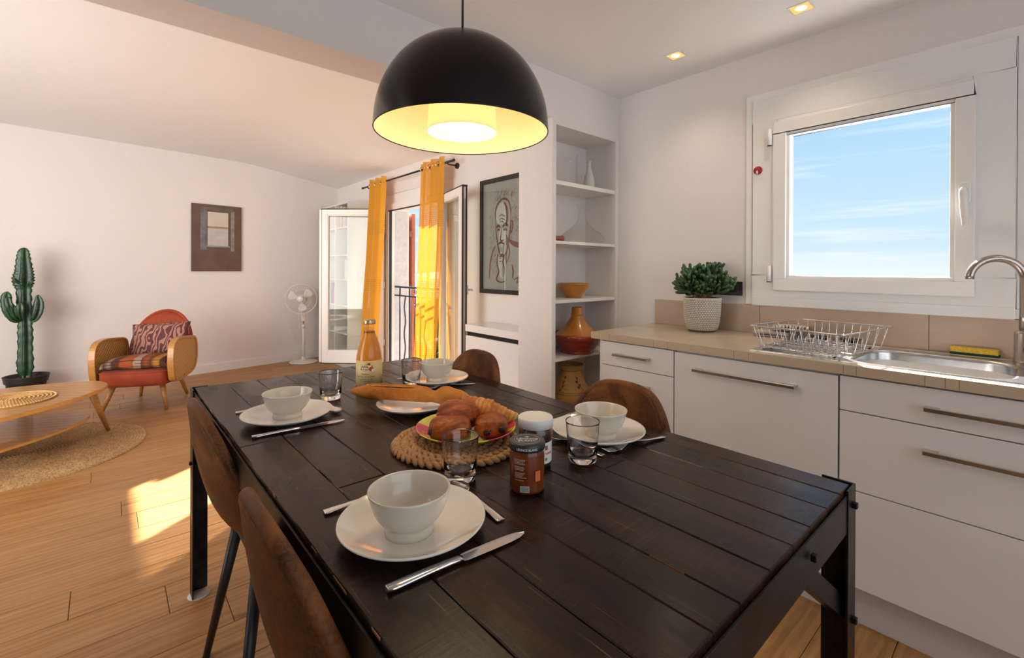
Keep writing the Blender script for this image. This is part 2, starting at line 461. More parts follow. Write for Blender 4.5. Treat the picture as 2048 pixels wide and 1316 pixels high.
# slim trims on the niche face
tag(MB().box(1.859, 1.886, YB - .003, YB + .0, .0, 2.044).build('trim_2', TRIMW), kind='structure')
tag(MB().box(2.432, 2.458, YB - .003, YB + .0, .0, 2.036).build('trim_3', TRIMW), kind='structure')

# ------------------------------------------------------------------ kitchen window
win = thing('window_1', None, None, (XW, .52, 1.5)); win['kind'] = 'structure'
def W_(x0, x1, y0, y1, z0, z1): return (x0 - XW, x1 - XW, y0 - .52, y1 - .52, z0 - 1.5, z1 - 1.5)
def ring(b, x0, x1, y0, y1, z0, z1, w):
    for q in ((y0, y1, z0, z0 + w), (y0, y1, z1 - w, z1), (y0, y0 + w, z0 + w, z1 - w), (y1 - w, y1, z0 + w, z1 - w)): b.box(*W_(x0, x1, *q))
b = MB(); ring(b, XW - .010, XW + .002, .030, 1.003, 1.000 + .03, 2.082, .036); b.build('architrave', PVC, win, bevel=.002)
b = MB(); ring(b, XW - .018, XW + .001, .068, .968, 1.066, 2.046, .112); b.box(*W_(XW - .018, XW + .001, .1805, .8555, 1.90, 1.9338)); b.build('window_frame', PVC, win, bevel=.002)
b = MB(); b.box(*W_(XW - .022, XW + .0, .068, .968, 1.028, 1.072)); b.build('window_sill', PVC, win, bevel=.002)
b = MB(); ring(b, XW - .040, XW + .020, GY0, GY1, GZ0, GZ1, .056)
b.build('sash', PVC, win, bevel=.004)
b = MB(); ring(b, XW - .030, XW + .020, GY0 + .054, GY1 - .054, GZ0 + .054, GZ1 - .054, .016); b.build('glazing_bead', PVC, win, bevel=.003)
b = MB(); b.box(*W_(XW - .006, XW - .001, GY0 + .06, GY1 - .06, GZ0 + .06, GZ1 - .06)); b.build('pane', PANE, win)
for z in (1.185, 1.845):
    b = MB(); b.tube([Vector((-.046, GY1 + .014 - .52, z - 1.5 - .04)), Vector((-.046, GY1 + .014 - .52, z - 1.5 + .04))], .010, 12)
    h = b.build('hinge', PVC, win)
    b = MB(); b.tube([Vector((-.046, GY1 + .014 - .52, z - 1.5 - .0405)), Vector((-.046, GY1 + .014 - .52, z - 1.5 - .037))], .0104, 12); b.build('hinge_seam', BLACKM, h)
hy = .199
b = MB(); b.prism(rrect(hy - .017 - .52, hy + .017 - .52, 1.455 - 1.5, 1.535 - 1.5, .012), .040, .052)
b.v = [(-v[2], v[0], v[1]) for v in b.v]; hb = b.build('handle_plate', PVC, win, bevel=.003)
b = MB(); b.tube(spline([(-.052, hy - .52, .0), (-.075, hy - .52, .004), (-.088, hy - .52, -.005), (-.090, hy - .522, -.05), (-.082, hy - .524, -.105), (-.080, hy - .525, -.128)], 5), [.011] * 10 + [.012] * 10 + [.010] * 6, 10, upv=(0, 1, 0)); b.build('handle', simple('white_handle', (.80, .77, .75), .2, .01, 30), win)

# ------------------------------------------------------------------ french window with two open leaves
dw = thing('window_2', None, None, (XW, 4.35, 0)); dw['kind'] = 'structure'
def D(b, x0, x1, y0, y1, z0, z1): return b.box(x0 - XW, x1 - XW, y0 - 4.35, y1 - 4.35, z0, z1)
b = MB(); D(b, XW - .006, XW + .004, DY0 - .10, DY0 - .015, .0, 2.055); D(b, XW - .006, XW + .004, DY1 + .015, DY1 + .10, 0, 2.055); D(b, XW - .006, XW + .004, DY0 - .015, DY1 + .015, 1.94, 2.055)
b.build('architrave', PVC, dw, bevel=.002)
b = MB(); D(b, XW - .03, XW + .05, DY0 - .02, DY0 + .035, 0, DZ1); D(b, XW - .03, XW + .05, DY1 - .035, DY1 + .02, 0, DZ1); D(b, XW - .03, XW + .05, DY0 + .035, DY1 - .035, DZ1 - .03, DZ1 + .045); D(b, XW - .03, XW + .06, DY0 + .035, DY1 - .035, 0, .035)
b.build('window_frame', PVC, dw, bevel=.003)
b = MB(); D(b, XW - .022, XW + .01, DY1 - .042, DY1 - .035, .03, DZ1 - .03); D(b, XW - .022, XW + .01, DY0 + .035, DY0 + .042, .03, DZ1 - .03); D(b, XW - .034, XW - .02, DY0 + .03, DY1 - .03, DZ1 - .042, DZ1 - .03)
b.build('seal', BLACKRUB, dw)
def leaf(name, hinge, free, lab, flip):
    hinge, free = Vector(hinge), Vector(free); w = (free - hinge).length; a = math.atan2(free.y - hinge.y, free.x - hinge.x)
    r = thing(name, lab, 'window leaf', (hinge.x, hinge.y, 0), a, 'open leaves of the french window')
    z0, z1 = .112, 1.888; T = .058; y0, y1 = (0, T) if flip else (-T, 0)
    fr = .062
    b = MB(); b.box(0, fr, y0, y1, z0, z1); b.box(w - fr, w, y0, y1, z0, z1); b.box(fr, w - fr, y0, y1, z1 - fr, z1); b.box(fr, w - fr, y0, y1, z0, z0 + .135)
    b.build('leaf_frame', PVC, r, bevel=.004)
    yc = (y0 + y1) / 2
    b = MB(); ym, yM = yc - .026, yc + .026
    i0, i1, j0, j1 = fr, w - fr, z0 + .135, z1 - fr
    for q in ((i0, i1, j0, j0 + .012), (i0, i1, j1 - .012, j1), (i0, i0 + .012, j0, j1), (i1 - .012, i1, j0, j1)): b.box(q[0], q[1], ym, yM, q[2], q[3])
    b.build('glazing_bead', PVC, r, bevel=.003)
    b = MB(); b.box(i0 + .008, i1 - .008, yc - .003, yc + .003, j0 + .008, j1 - .008); b.build('pane', PANELEAF, r)
    b = MB(); b.box(-.002, w + .012, y0 + .006, y1 - .006, z1, z1 + .012); b.box(-.002, w + .012, y0 + .006, y1 - .006, z0 - .012, z0); b.box(w, w + .006, y0 + .008, y0 + .018, z0, z1); b.box(w, w + .006, y1 - .018, y1 - .008, z0, z1)
    b.build('seal', BLACKRUB, r)
    b = MB(); b.box(w, w + .004, yc - .009, yc + .009, z0 + .1, z1 - .1); b.build('lock_strip', STEEL, r)
    return r, w, y0, y1
lf, wl_, y0_, y1_ = leaf('window_leaf', (2.425, 5.035, 0), (1.885, 5.508, 0), 'left glazed white leaf of the french window, swung in before the bookcase', False)
b = MB(); b.box(wl_, wl_ + .036, y0_ - .012, y1_ - .012, .118, 1.885); b.build('cover_strip', PVC, lf, bevel=.004)
rf, wr_, y0r, y1r = leaf('window_leaf', (2.425, 3.745, 0), (2.262, 3.150, 0), 'right glazed white leaf of the french window, folded back beside the portrait', False)
hx = wr_ - .03
b = MB(); b.prism(rrect(hx - .016, hx + .016, .99, 1.07, .01), 0, .012); b.v = [(v[0], y1r + v[2], v[1]) for v in b.v]; b.build('handle_plate', PVC, rf)
b = MB(); b.tube([(hx, y1r + .012, 1.03), (hx, y1r + .05, 1.03), (hx + .0, y1r + .055, 1.02)], .009, 10); b.build('handle', simple('white_grip', (.78, .72, .69), .3), rf)
for r_, w_ in ((lf, wl_), (rf, wr_)):
    for z in (.35, 1.02, 1.66):
        MB().tube([(-.008, 0, z - .035), (-.008, 0, z + .035)], .009, 10).build('hinge', PVC, r_)

# exterior: rendered reveal, shutter, railing, land and trees
STUCCO = simple('rough_render', (.66, .62, .60), .95, .08, 26, .6)
b = MB()
b.box(XW + .052, 2.70, DY1 - .003, DY1 + .002, 0.0, DZ1 - .02); b.box(XW + .052, 2.70, DY0 - .002, DY0 + .003, 0, DZ1 - .02)
tag(b.build('trim_4', STUCCO), kind='structure')
tag(MB().box(XW + .05, 2.80, DY0 - .1, DY1 + .1, -.06, .03).build('trim_5', simple('stone_sill', (.5, .46, .42), .8, .1, 20)), kind='structure')
SHUT = simple('terracotta_shutter_paint', (.42, .115, .06), .55, .08, 20)
sh = thing('shutter', 'terracotta painted shutter folded open outside the french window', 'shutter', (2.765, 5.0, 0))
b = MB(); b.box(-.022, .018, -.055, .52, .06, 1.86); b.build('board_panel', SHUT, sh, bevel=.003)
for z in (.22, .98, 1.62):
    b = MB(); b.box(-.045, -.022, -.05, -.02, z - .03, z + .03); b.tube([(-.04, -.06, z - .04), (-.04, -.06, z + .04)], .008, 8); b.build('hinge', simple('rusty_iron', (.30, .12, .07), .7, .3, 60), sh)
rl = thing('balcony_railing', 'black wrought iron railing with wavy bars and scrolls outside the french window', 'railing', (2.53, 4.35, 0))
RI = simple('wrought_iron', (.035, .04, .055), .5, .15, 60)
zt, zs = .998, .900
def ry(px): return PX(px, 600, 2.53).y - 4.35
for z, r in ((zt, .011), (zs, .009)): MB().tube([(0, DY0 - 4.35, z), (0, DY1 - 4.352, z)], r, 8).build('rail', RI, rl)
MB().tube([(0, DY0 - 4.35, .10), (0, DY1 - 4.352, .10)], .008, 8).build('rail', RI, rl)
y = ry(800); k = 0
yys = [ry(800), ry(810), ry(820), ry(829.5)]
step = yys[1] - yys[0]
while y > DY0 - 4.32:
    m_ = k % 6
    if m_ in (0, 2, 5): MB().tube([(0, y, .10), (0, y, zt)], .0085, 6).build('bar', RI, rl)
    elif m_ in (1, 4): MB().tube([(.0, y + .014 * math.sin(t * .42), .10 + (zs - .10) * t / 40) for t in range(41)], .0085, 6).build('wavy_bar', RI, rl)
    else:
        b = MB(); b.tube([(0, y, .10), (0, y, zs)], .007, 6)
        for s_ in (-1, 1):
            b.tube([(0, y + s_ * .022 * math.sin(PI * t / 12) , .30 + .50 * t / 12) for t in range(13)], .0055, 6)
            b.tube([(0, y + s_ * (.016 + .013 * math.cos(u)), .82 + .013 * math.sin(u)) for u in (i * .5 for i in range(13))], .0045, 5)
        b.build('scroll_bar', RI, rl)
        b = MB()
        b.tube([(0, y + (.030 - .0017 * i) * math.cos(i * .55), .949 + (.034 - .0019 * i) * math.sin(i * .55)) for i in range(15)], .005, 6); b.build('scroll', RI, rl)
    y += step; k += 1
# roof eave over the kitchen side of the facade
def ridge(name, x0, base, top, amp, seed, mt, depth, y0, y1, n=60, lab=None):
    b = MB(); rows = []
    for i in range(9):
        t = i / 8; row = []
        for j in range(n + 1):
            yy = y0 + (y1 - y0) * j / n
            h = base + (top - base) * math.sin(t * PI / 2) + amp * mnoise.fractal(Vector((yy / (depth * .9) + seed, t * 2.3, 0)), 1, 2, 5) * (.4 + t)
            row.append((x0 + depth * t, yy, h))
        rows.append(row)
    b.grid(rows); return b.build(name, mt)
HILL = NT('wooded_hill'); q_ = HILL.noise(HILL.map((.08, .08, .2)), 1.4, 7, .7)
HILL.col(HILL.ramp(q_, [(.35, (.05, .085, .09)), (.6, (.10, .17, .15)), (.8, (.22, .28, .20))])).set(rough=1.0)
HILLF = simple('haze_tinted_hill', (.20, .30, .42), 1.0, .12, .02)  # blue haze of the distance is mixed into the hill colour
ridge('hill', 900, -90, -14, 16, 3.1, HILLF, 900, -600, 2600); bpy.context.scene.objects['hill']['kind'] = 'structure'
ridge('hillside', 55, -60, -6.5, 4, 7.7, HILL, 180, -80, 420).__setitem__('kind', 'structure')
tag(MB().box(3.2, 62, -60, 130, -60, -24).build('ground', HILL.m), kind='structure')
TREEM = NT('tree_foliage'); q_ = TREEM.noise(TREEM.map((1, 1, 1)), 3.2, 7, .75)
TREEM.col(TREEM.ramp(q_, [(.35, (.012, .03, .018)), (.55, (.04, .09, .035)), (.72, (.16, .24, .07))])).set(rough=.9)
BARK = simple('bark', (.12, .08, .055), .9, .3, 20)
TREEM, HILL = TREEM.m, HILL.m
tl = ['broad green tree below the balcony, nearest beyond the railing', 'darker round tree behind the nearest one beyond the railing', 'tall narrow tree farther down the slope beyond the railing']
for i, (x, y, z, s) in enumerate([(13.5, 23.5, -9.0, 3.6), (24, 39, -9.5, 5.0), (30, 50, -7.2, 4.2)]):
    t = thing('tree', tl[i], 'tree', (x, y, -24), 0, 'trees below the balcony')
    b = MB(); rq = random.Random(40 + i)
    for k in range(26):
        d = Vector((rq.gauss(0, 1), rq.gauss(0, 1), rq.gauss(0, .8))).normalized() * rq.uniform(.2, .95) * s
        b.blob((d.x, d.y, z + 24 + d.z), s * .38, s * .38, s * .34, 10, 7)
    b.v = [tuple(Vector(v) + Vector((1, 1, 1)) * .35 * mnoise.fractal(Vector(v) * .9, 1, 2, 4)) for v in b.v]
    b.build('foliage', TREEM, t); MB().tube([(0, 0, 0), (0, 0, z + 24)], [.35, .2], 8).build('trunk', BARK, t)

# ------------------------------------------------------------------ kitchen units
XF = 1.868
unit_m = simple('cabinet_carcass', (.74, .73, .72), .4, .01)
STONE = NT('beige_stone'); q_ = STONE.noise(STONE.map((1, 1, 1)), 60, 5, .7); q2 = STONE.noise(STONE.map((3, 1, 3)), 2.2, 5, .6, .8)
c_ = STONE.ramp(q2, [(.3, (.53, .42, .30)), (.7, (.60, .49, .36))]); c_ = STONE.mix(STONE.ramp(q_, [(.55, (0,) * 3), (.8, (.35,) * 3)]), c_, (.62, .52, .40))
STONE.col(c_).set(rough=.24, spec=.5); STONE = STONE.m
STONEB = NT('beige_stone_matt'); q2 = STONEB.noise(STONEB.map((3, 1, 3)), 2.2, 5, .6, .8)
STONEB.col(STONEB.ramp(q2, [(.3, (.46, .335, .245)), (.7, (.54, .41, .31))])).set(rough=.42); STONEB = STONEB.m
def bar_handle(y0, y1, z, par, loc):
    """flat bar on two feet, fixed to a front at x = XF"""
    lx, ly, lz = loc; b = MB(); f = -.034
    b.box(XF + f - .005 - lx, XF + f + .004 - lx, min(y0, y1) - ly, max(y0, y1) - ly, z - .006 - lz, z + .006 - lz)
    for yy in (max(y0, y1) - .016, min(y0, y1) + .016): b.box(XF + f + .002 - lx, XF + .001 - lx, yy - .016 - ly, yy + .016 - ly, z - .004 - lz, z + .004 - lz)
    return b.build('handle', STEEL, par, bevel=.001)
def unit(name, lab, cat, y0, y1, fronts, group=None):
    """fronts: list of (part name, z0, z1, handle (y0, y1, z) or None)"""
    r = thing(name, lab, cat, (XF, (y0 + y1) / 2, 0), 0, group); loc = (XF, (y0 + y1) / 2, 0)
    MB().box(.020, .595, y0 - loc[1] + .001, y1 - loc[1] - .001, .152, .853).build('carcass', unit_m, r)
    g = .0018
    for nm, z0, z1, hd in fronts:
        p = MB().box(0, .0185, y0 - loc[1] + g, y1 - loc[1] - g, z0 + g, z1 - g).build(nm, LACQ, r, bevel=.0012)
        if hd: bar_handle(*hd, p, loc)
    return r
Z = (.152, .473, .733, .850)
unit('drawer_cabinet', 'narrow white three-drawer base cabinet at the niche end of the worktop', 'cabinet', 1.063, 1.459,
     [('drawer', Z[2], Z[3], (1.365, 1.178, .795)), ('drawer', Z[1], Z[2], (1.364, 1.177, .665)), ('drawer', Z[0], Z[1], None)])
unit('dishwasher', 'white front of the built-in dishwasher with one long bar handle', 'dishwasher', .457, 1.061, [('door', Z[0], .847, (.961, .580, .787))])
unit('drawer_cabinet', 'wide white drawer cabinet under the sink, with two long bar handles', 'cabinet', -.46, .455,
     [('drawer', Z[2], Z[3], (.235, -.24, .790)), ('drawer', Z[1], Z[2], (.237, -.24, .660)), ('drawer', Z[0], Z[1], None)])
tag(MB().box(1.938, 1.952, -1.4, 1.459, 0, .151).build('plinth', simple('plinth_white', (.66, .63, .61), .5, .01)), 'long white recessed plinth board under the kitchen cabinets', 'plinth')
tag(MB().box(1.885, 2.46, 1.460, 1.478, .0, .854).build('end_panel', LACQ), 'white end panel of the kitchen units facing the niche', 'panel')
unit('base_cabinet', 'white base cabinet cut off by the right edge of the picture', 'cabinet', -1.4, -.462, [('door', Z[0], Z[3], None)])
# worktop with sink cut-out
SX0, SX1, SY0, SY1 = 1.905, 2.405, -.33, .762
b = MB(); zt0, zt1 = .8555, .888
for q in ((1.855, 2.460, SY1, 1.512), (1.855, SX0 + .012, SY0, SY1), (SX1 - .012, 2.460, SY0, SY1), (1.855, 2.460, -1.4, SY0)): b.box(q[0], q[1], q[2], q[3], zt0, zt1)
tag(b.build('worktop', STONE), 'long beige stone worktop with a tiled front edge', 'worktop')
b = MB()
for yy in (1.46, 1.40, 1.155, 1.085, .80, .745, .44, .405, .235, .19, .16, -.02, -.06): b.box(1.8546, 1.8552, yy - .0006, yy + .0006, zt0 + .001, zt1 - .002)
b.build('edge_joint', simple('grout', (.22, .15, .10), .8), bpy.context.scene.objects['worktop'])['kind'] = 'stuff'
bs = thing('backsplash', 'low beige stone backsplash strip behind the worktop', 'backsplash', (2.46, .8, .888))
for i, (ya, yb) in enumerate(((1.518, .932), (.931, .300), (.299, -.33), (-.331, -1.4))):
    MB().box(-.010, .0085, yb - .8 + .0004, ya - .8 - .0004, .0005, .140).build('stone_tile', STONEB, bs, bevel=.0008)
# sink
sk = thing('kitchen_sink', 'inset steel sink with a ribbed drainer and an oblong basin', 'sink', (2.15, .25, .888))
ox, oy = 2.15, .25
N_ = 72
def on_rect(ang, x0, x1, y0, y1, cx, cy, r=0):
    d = Vector((math.cos(ang), math.sin(ang))); best = 1e9
    if d.x > 1e-9: best = min(best, (x1 - cx) / d.x)
    if d.x < -1e-9: best = min(best, (x0 - cx) / d.x)
    if d.y > 1e-9: best = min(best, (y1 - cy) / d.y)
    if d.y < -1e-9: best = min(best, (y0 - cy) / d.y)
    return Vector((cx, cy)) + d * best
bx0, bx1, by0, by1 = 1.945 - ox, 2.325 - ox, .055 - oy, .452 - oy
cx, cy = (bx0 + bx1) / 2, (by0 + by1) / 2
inner = rrect(bx0, bx1, by0, by1, .085, 17)
def outer_of(p, x0, x1, y0, y1): return on_rect(math.atan2(p[1] - cy, p[0] - cx), x0, x1, y0, y1, cx, cy)
X0, X1, Y0, Y1 = SX0 - ox, SX1 - ox, SY0 - oy, SY1 - oy
corner = [(X0, Y0), (X1, Y0), (X1, Y1), (X0, Y1)]
b = MB(); n_ = len(inner)
out = [outer_of(p, X0, X1, Y0, Y1) for p in inner]
for c__ in corner:
    k = min(range(n_), key=lambda i: (out[i] - Vector(c__)).length); out[k] = Vector(c__)
def shrink(p, e): return (max(min(p[0], X1 - e), X0 + e), max(min(p[1], Y1 - e), Y0 + e))
rows = [[(p[0], p[1], .0002) for p in out], [(*shrink(p, .004), .0035) for p in out], [(*shrink(p, .016), .0035) for p in out], [(*shrink(p, .020), .0012) for p in out]]
rows.append([(p[0] + (p[0] - cx) * .03, p[1] + (p[1] - cy) * .03, .0012) for p in inner]); rows.append([(p[0], p[1], -.001) for p in inner])
for s_, z_ in ((.99, -.012), (.975, -.11), (.93, -.140), (.85, -.148), (.10, -.152)): rows.append([(cx + (p[0] - cx) * s_, cy + (p[1] - cy) * s_, z_) for p in inner])
rows = [r + [r[0]] for r in rows]
b.grid(rows[:5], smooth=False); b.grid(rows[4:], smooth=True)
b.add([rows[-1][i] for i in range(n_)], [tuple(range(n_))])
b.build('basin', SINKST, sk)
b = MB()
for k in range(11):
    xx = 1.965 - ox + k * .034; b.tube([(xx, .50 - oy, .0012), (xx, .50 - oy + .012, .0026), (xx, .735 - oy, .0034)], .0030, 6)
b.build('drainer_rib', SINKST, sk)['kind'] = 'stuff'
MB().lathe([(0, .002), (.030, .002), (.034, .0045), (.036, .0), ], 28, (cx, cy, -.1515)).build('drain', CHROME, sk)
# faucet
fx, fy = 2.372, .045
fa = thing('faucet', 'brushed nickel gooseneck faucet at the back of the sink', 'faucet', (fx, fy, .8895))
MB().lathe([(0, 0), (.0265, 0), (.0265, .004), (.0245, .006), (.0245, .098), (.0215, .104), (.0135, .110), (0, .110)], 28).build('body', NICKEL, fa)
R_ = .072
pts = [(0, 0, .105), (0, 0, .16), (0, 0, .22), (0, 0, .285)]
d_ = Vector((-.42, .90, 0)).normalized()
for k in range(1, 17):
    t = PI * .95 * k / 16; pts.append(tuple(d_ * (R_ - R_ * math.cos(t)) + Vector((0, 0, .285 + R_ * math.sin(t)))))
e_ = Vector(pts[-1]); pts.append(tuple(e_ + Vector((0, 0, -.012)) + d_ * .0)); MB().tube(pts, .0125, 16).build('spout', NICKEL, fa)
lv = MB(); lv.tube([(-.020, -.012, .045), (-.046, -.030, .045)], .017, 18); lv.build('valve_knob', NICKEL, fa)
MB().tube([(-.044, -.028, .058), (-.05, -.032, .085), (-.052, -.034, .118)], [.0045, .0042, .0038], 10).build('lever', NICKEL, fa)

# ================================================================== DINING TABLE
TZ = .76
tx, ty = .703, 1.16
tb = thing('dining_table', 'dark reclaimed plank dining table on black iron angle legs', 'table', (tx, ty, 0))
rr = random.Random(5)
edges = [.247, .352, .452, .556, .633, .735, .830, .914, 1.008, 1.092, 1.158]
Y0T, Y1T = .262, 2.060
cuts = [[1.30], [.93, 1.78], [1.42], [.80, 1.62], [1.12], [1.70], [.64, 1.36], [1.54], [.98], [1.25, 1.86]]
for (xa, xb), cs in zip(zip(edges, edges[1:]), cuts):
    ys = [Y0T] + cs + [Y1T]
    for ya, yb in zip(ys, ys[1:]):
        b = MB(); g = .0006; e = .0018; dz = rr.uniform(-.0007, .0003)
        n = 12; A = []
        # slightly ragged outline of sawn boards
        x0, x1, y0, y1 = xa + g - tx, xb - g - tx, ya + g - ty, yb - g - ty
        L = [(x0 + (rr.uniform(-.0006, .0010)), y0 + (y1 - y0) * k / n) for k in range(n + 1)]
        Rr = [(x1 + (rr.uniform(-.0010, .0006)), y0 + (y1 - y0) * k / n) for k in range(n + 1)]
        poly = [(p[0], p[1]) for p in Rr] + [(p[0], p[1]) for p in L[::-1]]
        m_ = len(poly); cxp, cyp = (x0 + x1) / 2, (y0 + y1) / 2
        top = [(cxp + (p[0] - cxp) * (1 - e / (x1 - x0) * 2), cyp + (p[1] - cyp) * (1 - e / (y1 - y0) * 2), TZ + dz) for p in poly]
        mid = [(p[0], p[1], TZ + dz - e) for p in poly]; low = [(p[0], p[1], TZ - .022) for p in poly]
        b.add(top + mid + low, [tuple(range(m_))] + [tuple(range(2 * m_, 3 * m_))[::-1]] + [(i, m_ + i, m_ + (i + 1) % m_, (i + 1) % m_) for i in range(m_)] + [(m_ + i, 2 * m_ + i, 2 * m_ + (i + 1) % m_, m_ + (i + 1) % m_) for i in range(m_)])
        b.build('plank', TABLEM, tb, weld=False)
# worn raw edges
b = MB(); rq = random.Random(9)
for xx, wd in ((.2466, .9), (.352, .3), (.633, .35), (.914, .35)):
    yv = Y0T + .03
    while yv < Y1T - .05:
        l = rq.uniform(.012, .06)
        if rq.random() < wd * .36:
            w_ = rq.uniform(.0004, .0011)
            b.box(xx - tx - w_ * .3, xx - tx + w_, yv - ty, yv + l - ty, TZ - .0030, TZ + .0003)
        yv += l + rq.uniform(.0, .03)
b.build('worn_edge', TWORN, tb)['kind'] = 'stuff'
XA, XB, YA, YBt = .238, 1.165, .256, 2.066
T_ = .004
# frame rails under the boards
for (x0, x1, y0, y1) in ((XA + .004, XA + .008, YA + .006, YBt - .006), (XB - .008, XB - .004, YA + .006, YBt - .006), (XA + .006, XB - .006, YA + .0005, YA + .0045), (XA + .006, XB - .006, YBt - .0045, YBt - .0005)):
    MB().box(x0 - tx, x1 - tx, y0 - ty, y1 - ty, .676, .7485).build('frame_rail', IRON, tb, bevel=.0006)
for sx, xx in ((1, XA), (-1, XB)):
    for sy, yy in ((1, YA), (-1, YBt)):
        b = MB(); W1, W2 = .052, .058
        def B(x0, x1, y0, y1, z0, z1): b.box(min(x0, x1) - tx, max(x0, x1) - tx, min(y0, y1) - ty, max(y0, y1) - ty, z0, z1)
        o1 = -.002
        B(xx + sx * o1, xx + sx * W1, yy + sy * o1, yy + sy * (o1 + T_), .006, TZ + .0015)
        B(xx + sx * o1, xx + sx * (o1 + T_), yy + sy * (o1 + T_), yy + sy * W2, .006, TZ + .0015)
        b.build('leg', IRON, tb, bevel=.0008)
        MB().lathe([(0, 0), (.034, 0), (.036, .002), (.033, .0055), (0, .0055)], 24, (xx + sx * .022 - tx, yy + sy * .026 - ty, 0)).build('felt_pad', simple('white_felt', (.62, .55, .47), .95), tb)
        # diagonal brace in the end frame
        p = Vector((xx + sx * .285 - tx, yy + sy * .013 - ty, .700)); q = Vector((xx + sx * .010 - tx, yy + sy * .013 - ty, .500))
        b = MB(); b.obox(p, q, .004, .036, (0, 0, 1)); b.obox(p + Vector((0, sy * .016, -.015)), q + Vector((0, sy * .016, -.015)), .034, .004, (0, 0, 1))
        b.build('brace', IRON, tb, bevel=.0006)
        for (bx_, bz_) in ((xx + sx * .020, .725), (xx + sx * .020, .492), (xx + sx * .275, .722)):
            b = MB(); b.prism([(.0085 * math.cos(PI / 4 + k * PI / 2) , .0085 * math.sin(PI / 4 + k * PI / 2)) for k in range(4)], 0, .009)
            b.v = [(bx_ - tx + v[0], yy - ty - sy * (v[2] + .0015), bz_ + v[1]) for v in b.v]; b.build('bolt', IRON, tb, bevel=.0018)
        for bz_ in (.725, .492):
            b = MB(); b.prism([(.0085 * math.cos(PI / 4 + k * PI / 2), .0085 * math.sin(PI / 4 + k * PI / 2)) for k in range(4)], 0, .008)
            b.v = [(xx - tx - sx * (v[2] + .0015), yy - ty + sy * .030 + v[0], bz_ + v[1]) for v in b.v]; b.build('bolt', IRON, tb, bevel=.0018)

# ================================================================== DINING CHAIRS
def leather():
    t = NT('brown_suede_leather'); n = t.noise(t.map(rnd=True), 9, 6, .62, .6); n2 = t.noise(t.map(rnd=True), 160, 3, .7)
    c = t.ramp(n, [(.30, (.030, .010, .004)), (.5, (.105, .036, .010)), (.68, (.235, .085, .024))])
    c = t.mix(t.ramp(n2, [(.4, (0,) * 3), (.7, (.3,) * 3)]), c, (.27, .115, .04))
    t.col(c).set(rough=t.ramp(n, [(.3, (.38,) * 3), (.6, (.62,) * 3)]), spec=.22).bump(n2, .25, .0012)
    return t.m
LEATH = leather()
prof = spline([(-.2485, .838, .022), (-.2482, .8345, .060), (-.2475, .824, .098), (-.2455, .800, .130), (-.242, .765, .158), (-.233, .705, .187), (-.214, .620, .207), (-.186, .545, .213), (-.135, .482, .214), (-.06, .450, .217), (.04, .440, .220), (.13, .446, .212), (.185, .454, .186), (.212, .453, .140), (.224, .451, .085), (.228, .450, .030)], 2)
rows = []
NV = 16
arc = [0]
for p_, q_ in zip(prof, prof[1:]): arc.append(arc[-1] + math.hypot(q_[0] - p_[0], q_[1] - p_[1]))
for i, (x, z, w) in enumerate(prof):
    t = arc[i] / arc[-1]
    nx, nz = (0, 0)
    a = prof[min(i + 1, len(prof) - 1)]; c_ = prof[max(i - 1, 0)]
    d = Vector((a[0] - c_[0], a[1] - c_[1])).normalized(); nrm = Vector((-d.y, d.x)) * -1     # towards the sitter
    if nrm.x < 0 and t < .5: nrm = -nrm
    if nrm.y < 0 and t >= .5: nrm = -nrm
    cup = .051 * math.sin(min(1, max(0, t * 1.05)) * PI) ** .9 + .008 * min(1, t * 12) * min(1, (1 - t) * 12)
    row = []
    for j in range(NV + 1):
        v = -1 + 2 * j / NV; bend = abs(v) ** 2.2 * cup
        row.append((x + nrm.x * bend, v * w * (1 - .04 * abs(v) ** 3), z + nrm.y * bend))
    rows.append(row)
ch = thing('dining_chair', 'brown leather shell chair at the far left corner of the table, full back in view', 'chair', (.426, 1.475, 0), 0, 'brown shell chairs around the dining table')
b = MB(); b.grid(rows); b.build('seat_shell', LEATH, ch, solid=.026, sub=1, off=0)
rim = [rows[i][0] for i in range(len(rows))] + [rows[-1][j] for j in range(1, NV)] + [rows[i][-1] for i in range(len(rows) - 1, -1, -1)] + [rows[0][j] for j in range(NV - 1, 0, -1)]
MB().tube(rim[::1], .0130, 8, closed=True).build('edge_piping', LEATH, ch, sub=1)
b = MB(); b.box(-.13, .13, -.13, .13, .412, .424); b.build('leg_mount', BLACKM, ch, bevel=.003)
for sx in (-1, 1):
    for sy in (-1, 1):
        MB().tube([(sx * .115 - .01, sy * .125, .418), (sx * .185 - .005, sy * .222, .004)], [.0165, .0100], 14).build('leg', BLACKM, ch)
        MB().lathe([(0, 0), (.010, 0), (.011, .004), (0, .004)], 10, (sx * .185 - .005, sy * .222, 0)).build('foot_cap', BLACKRUB, ch)
dup(ch, (.419, .778, 0), 0, 'brown leather shell chair nearest the camera at the left side, cut by the lower edge')
dup(ch, (.985, 1.615, 0), PI, 'brown leather shell chair on the right side of the table, before the low white cabinet')
dup(ch, (.990, .868, 0), PI, 'brown leather shell chair on the right side of the table, before the kitchen drawers')

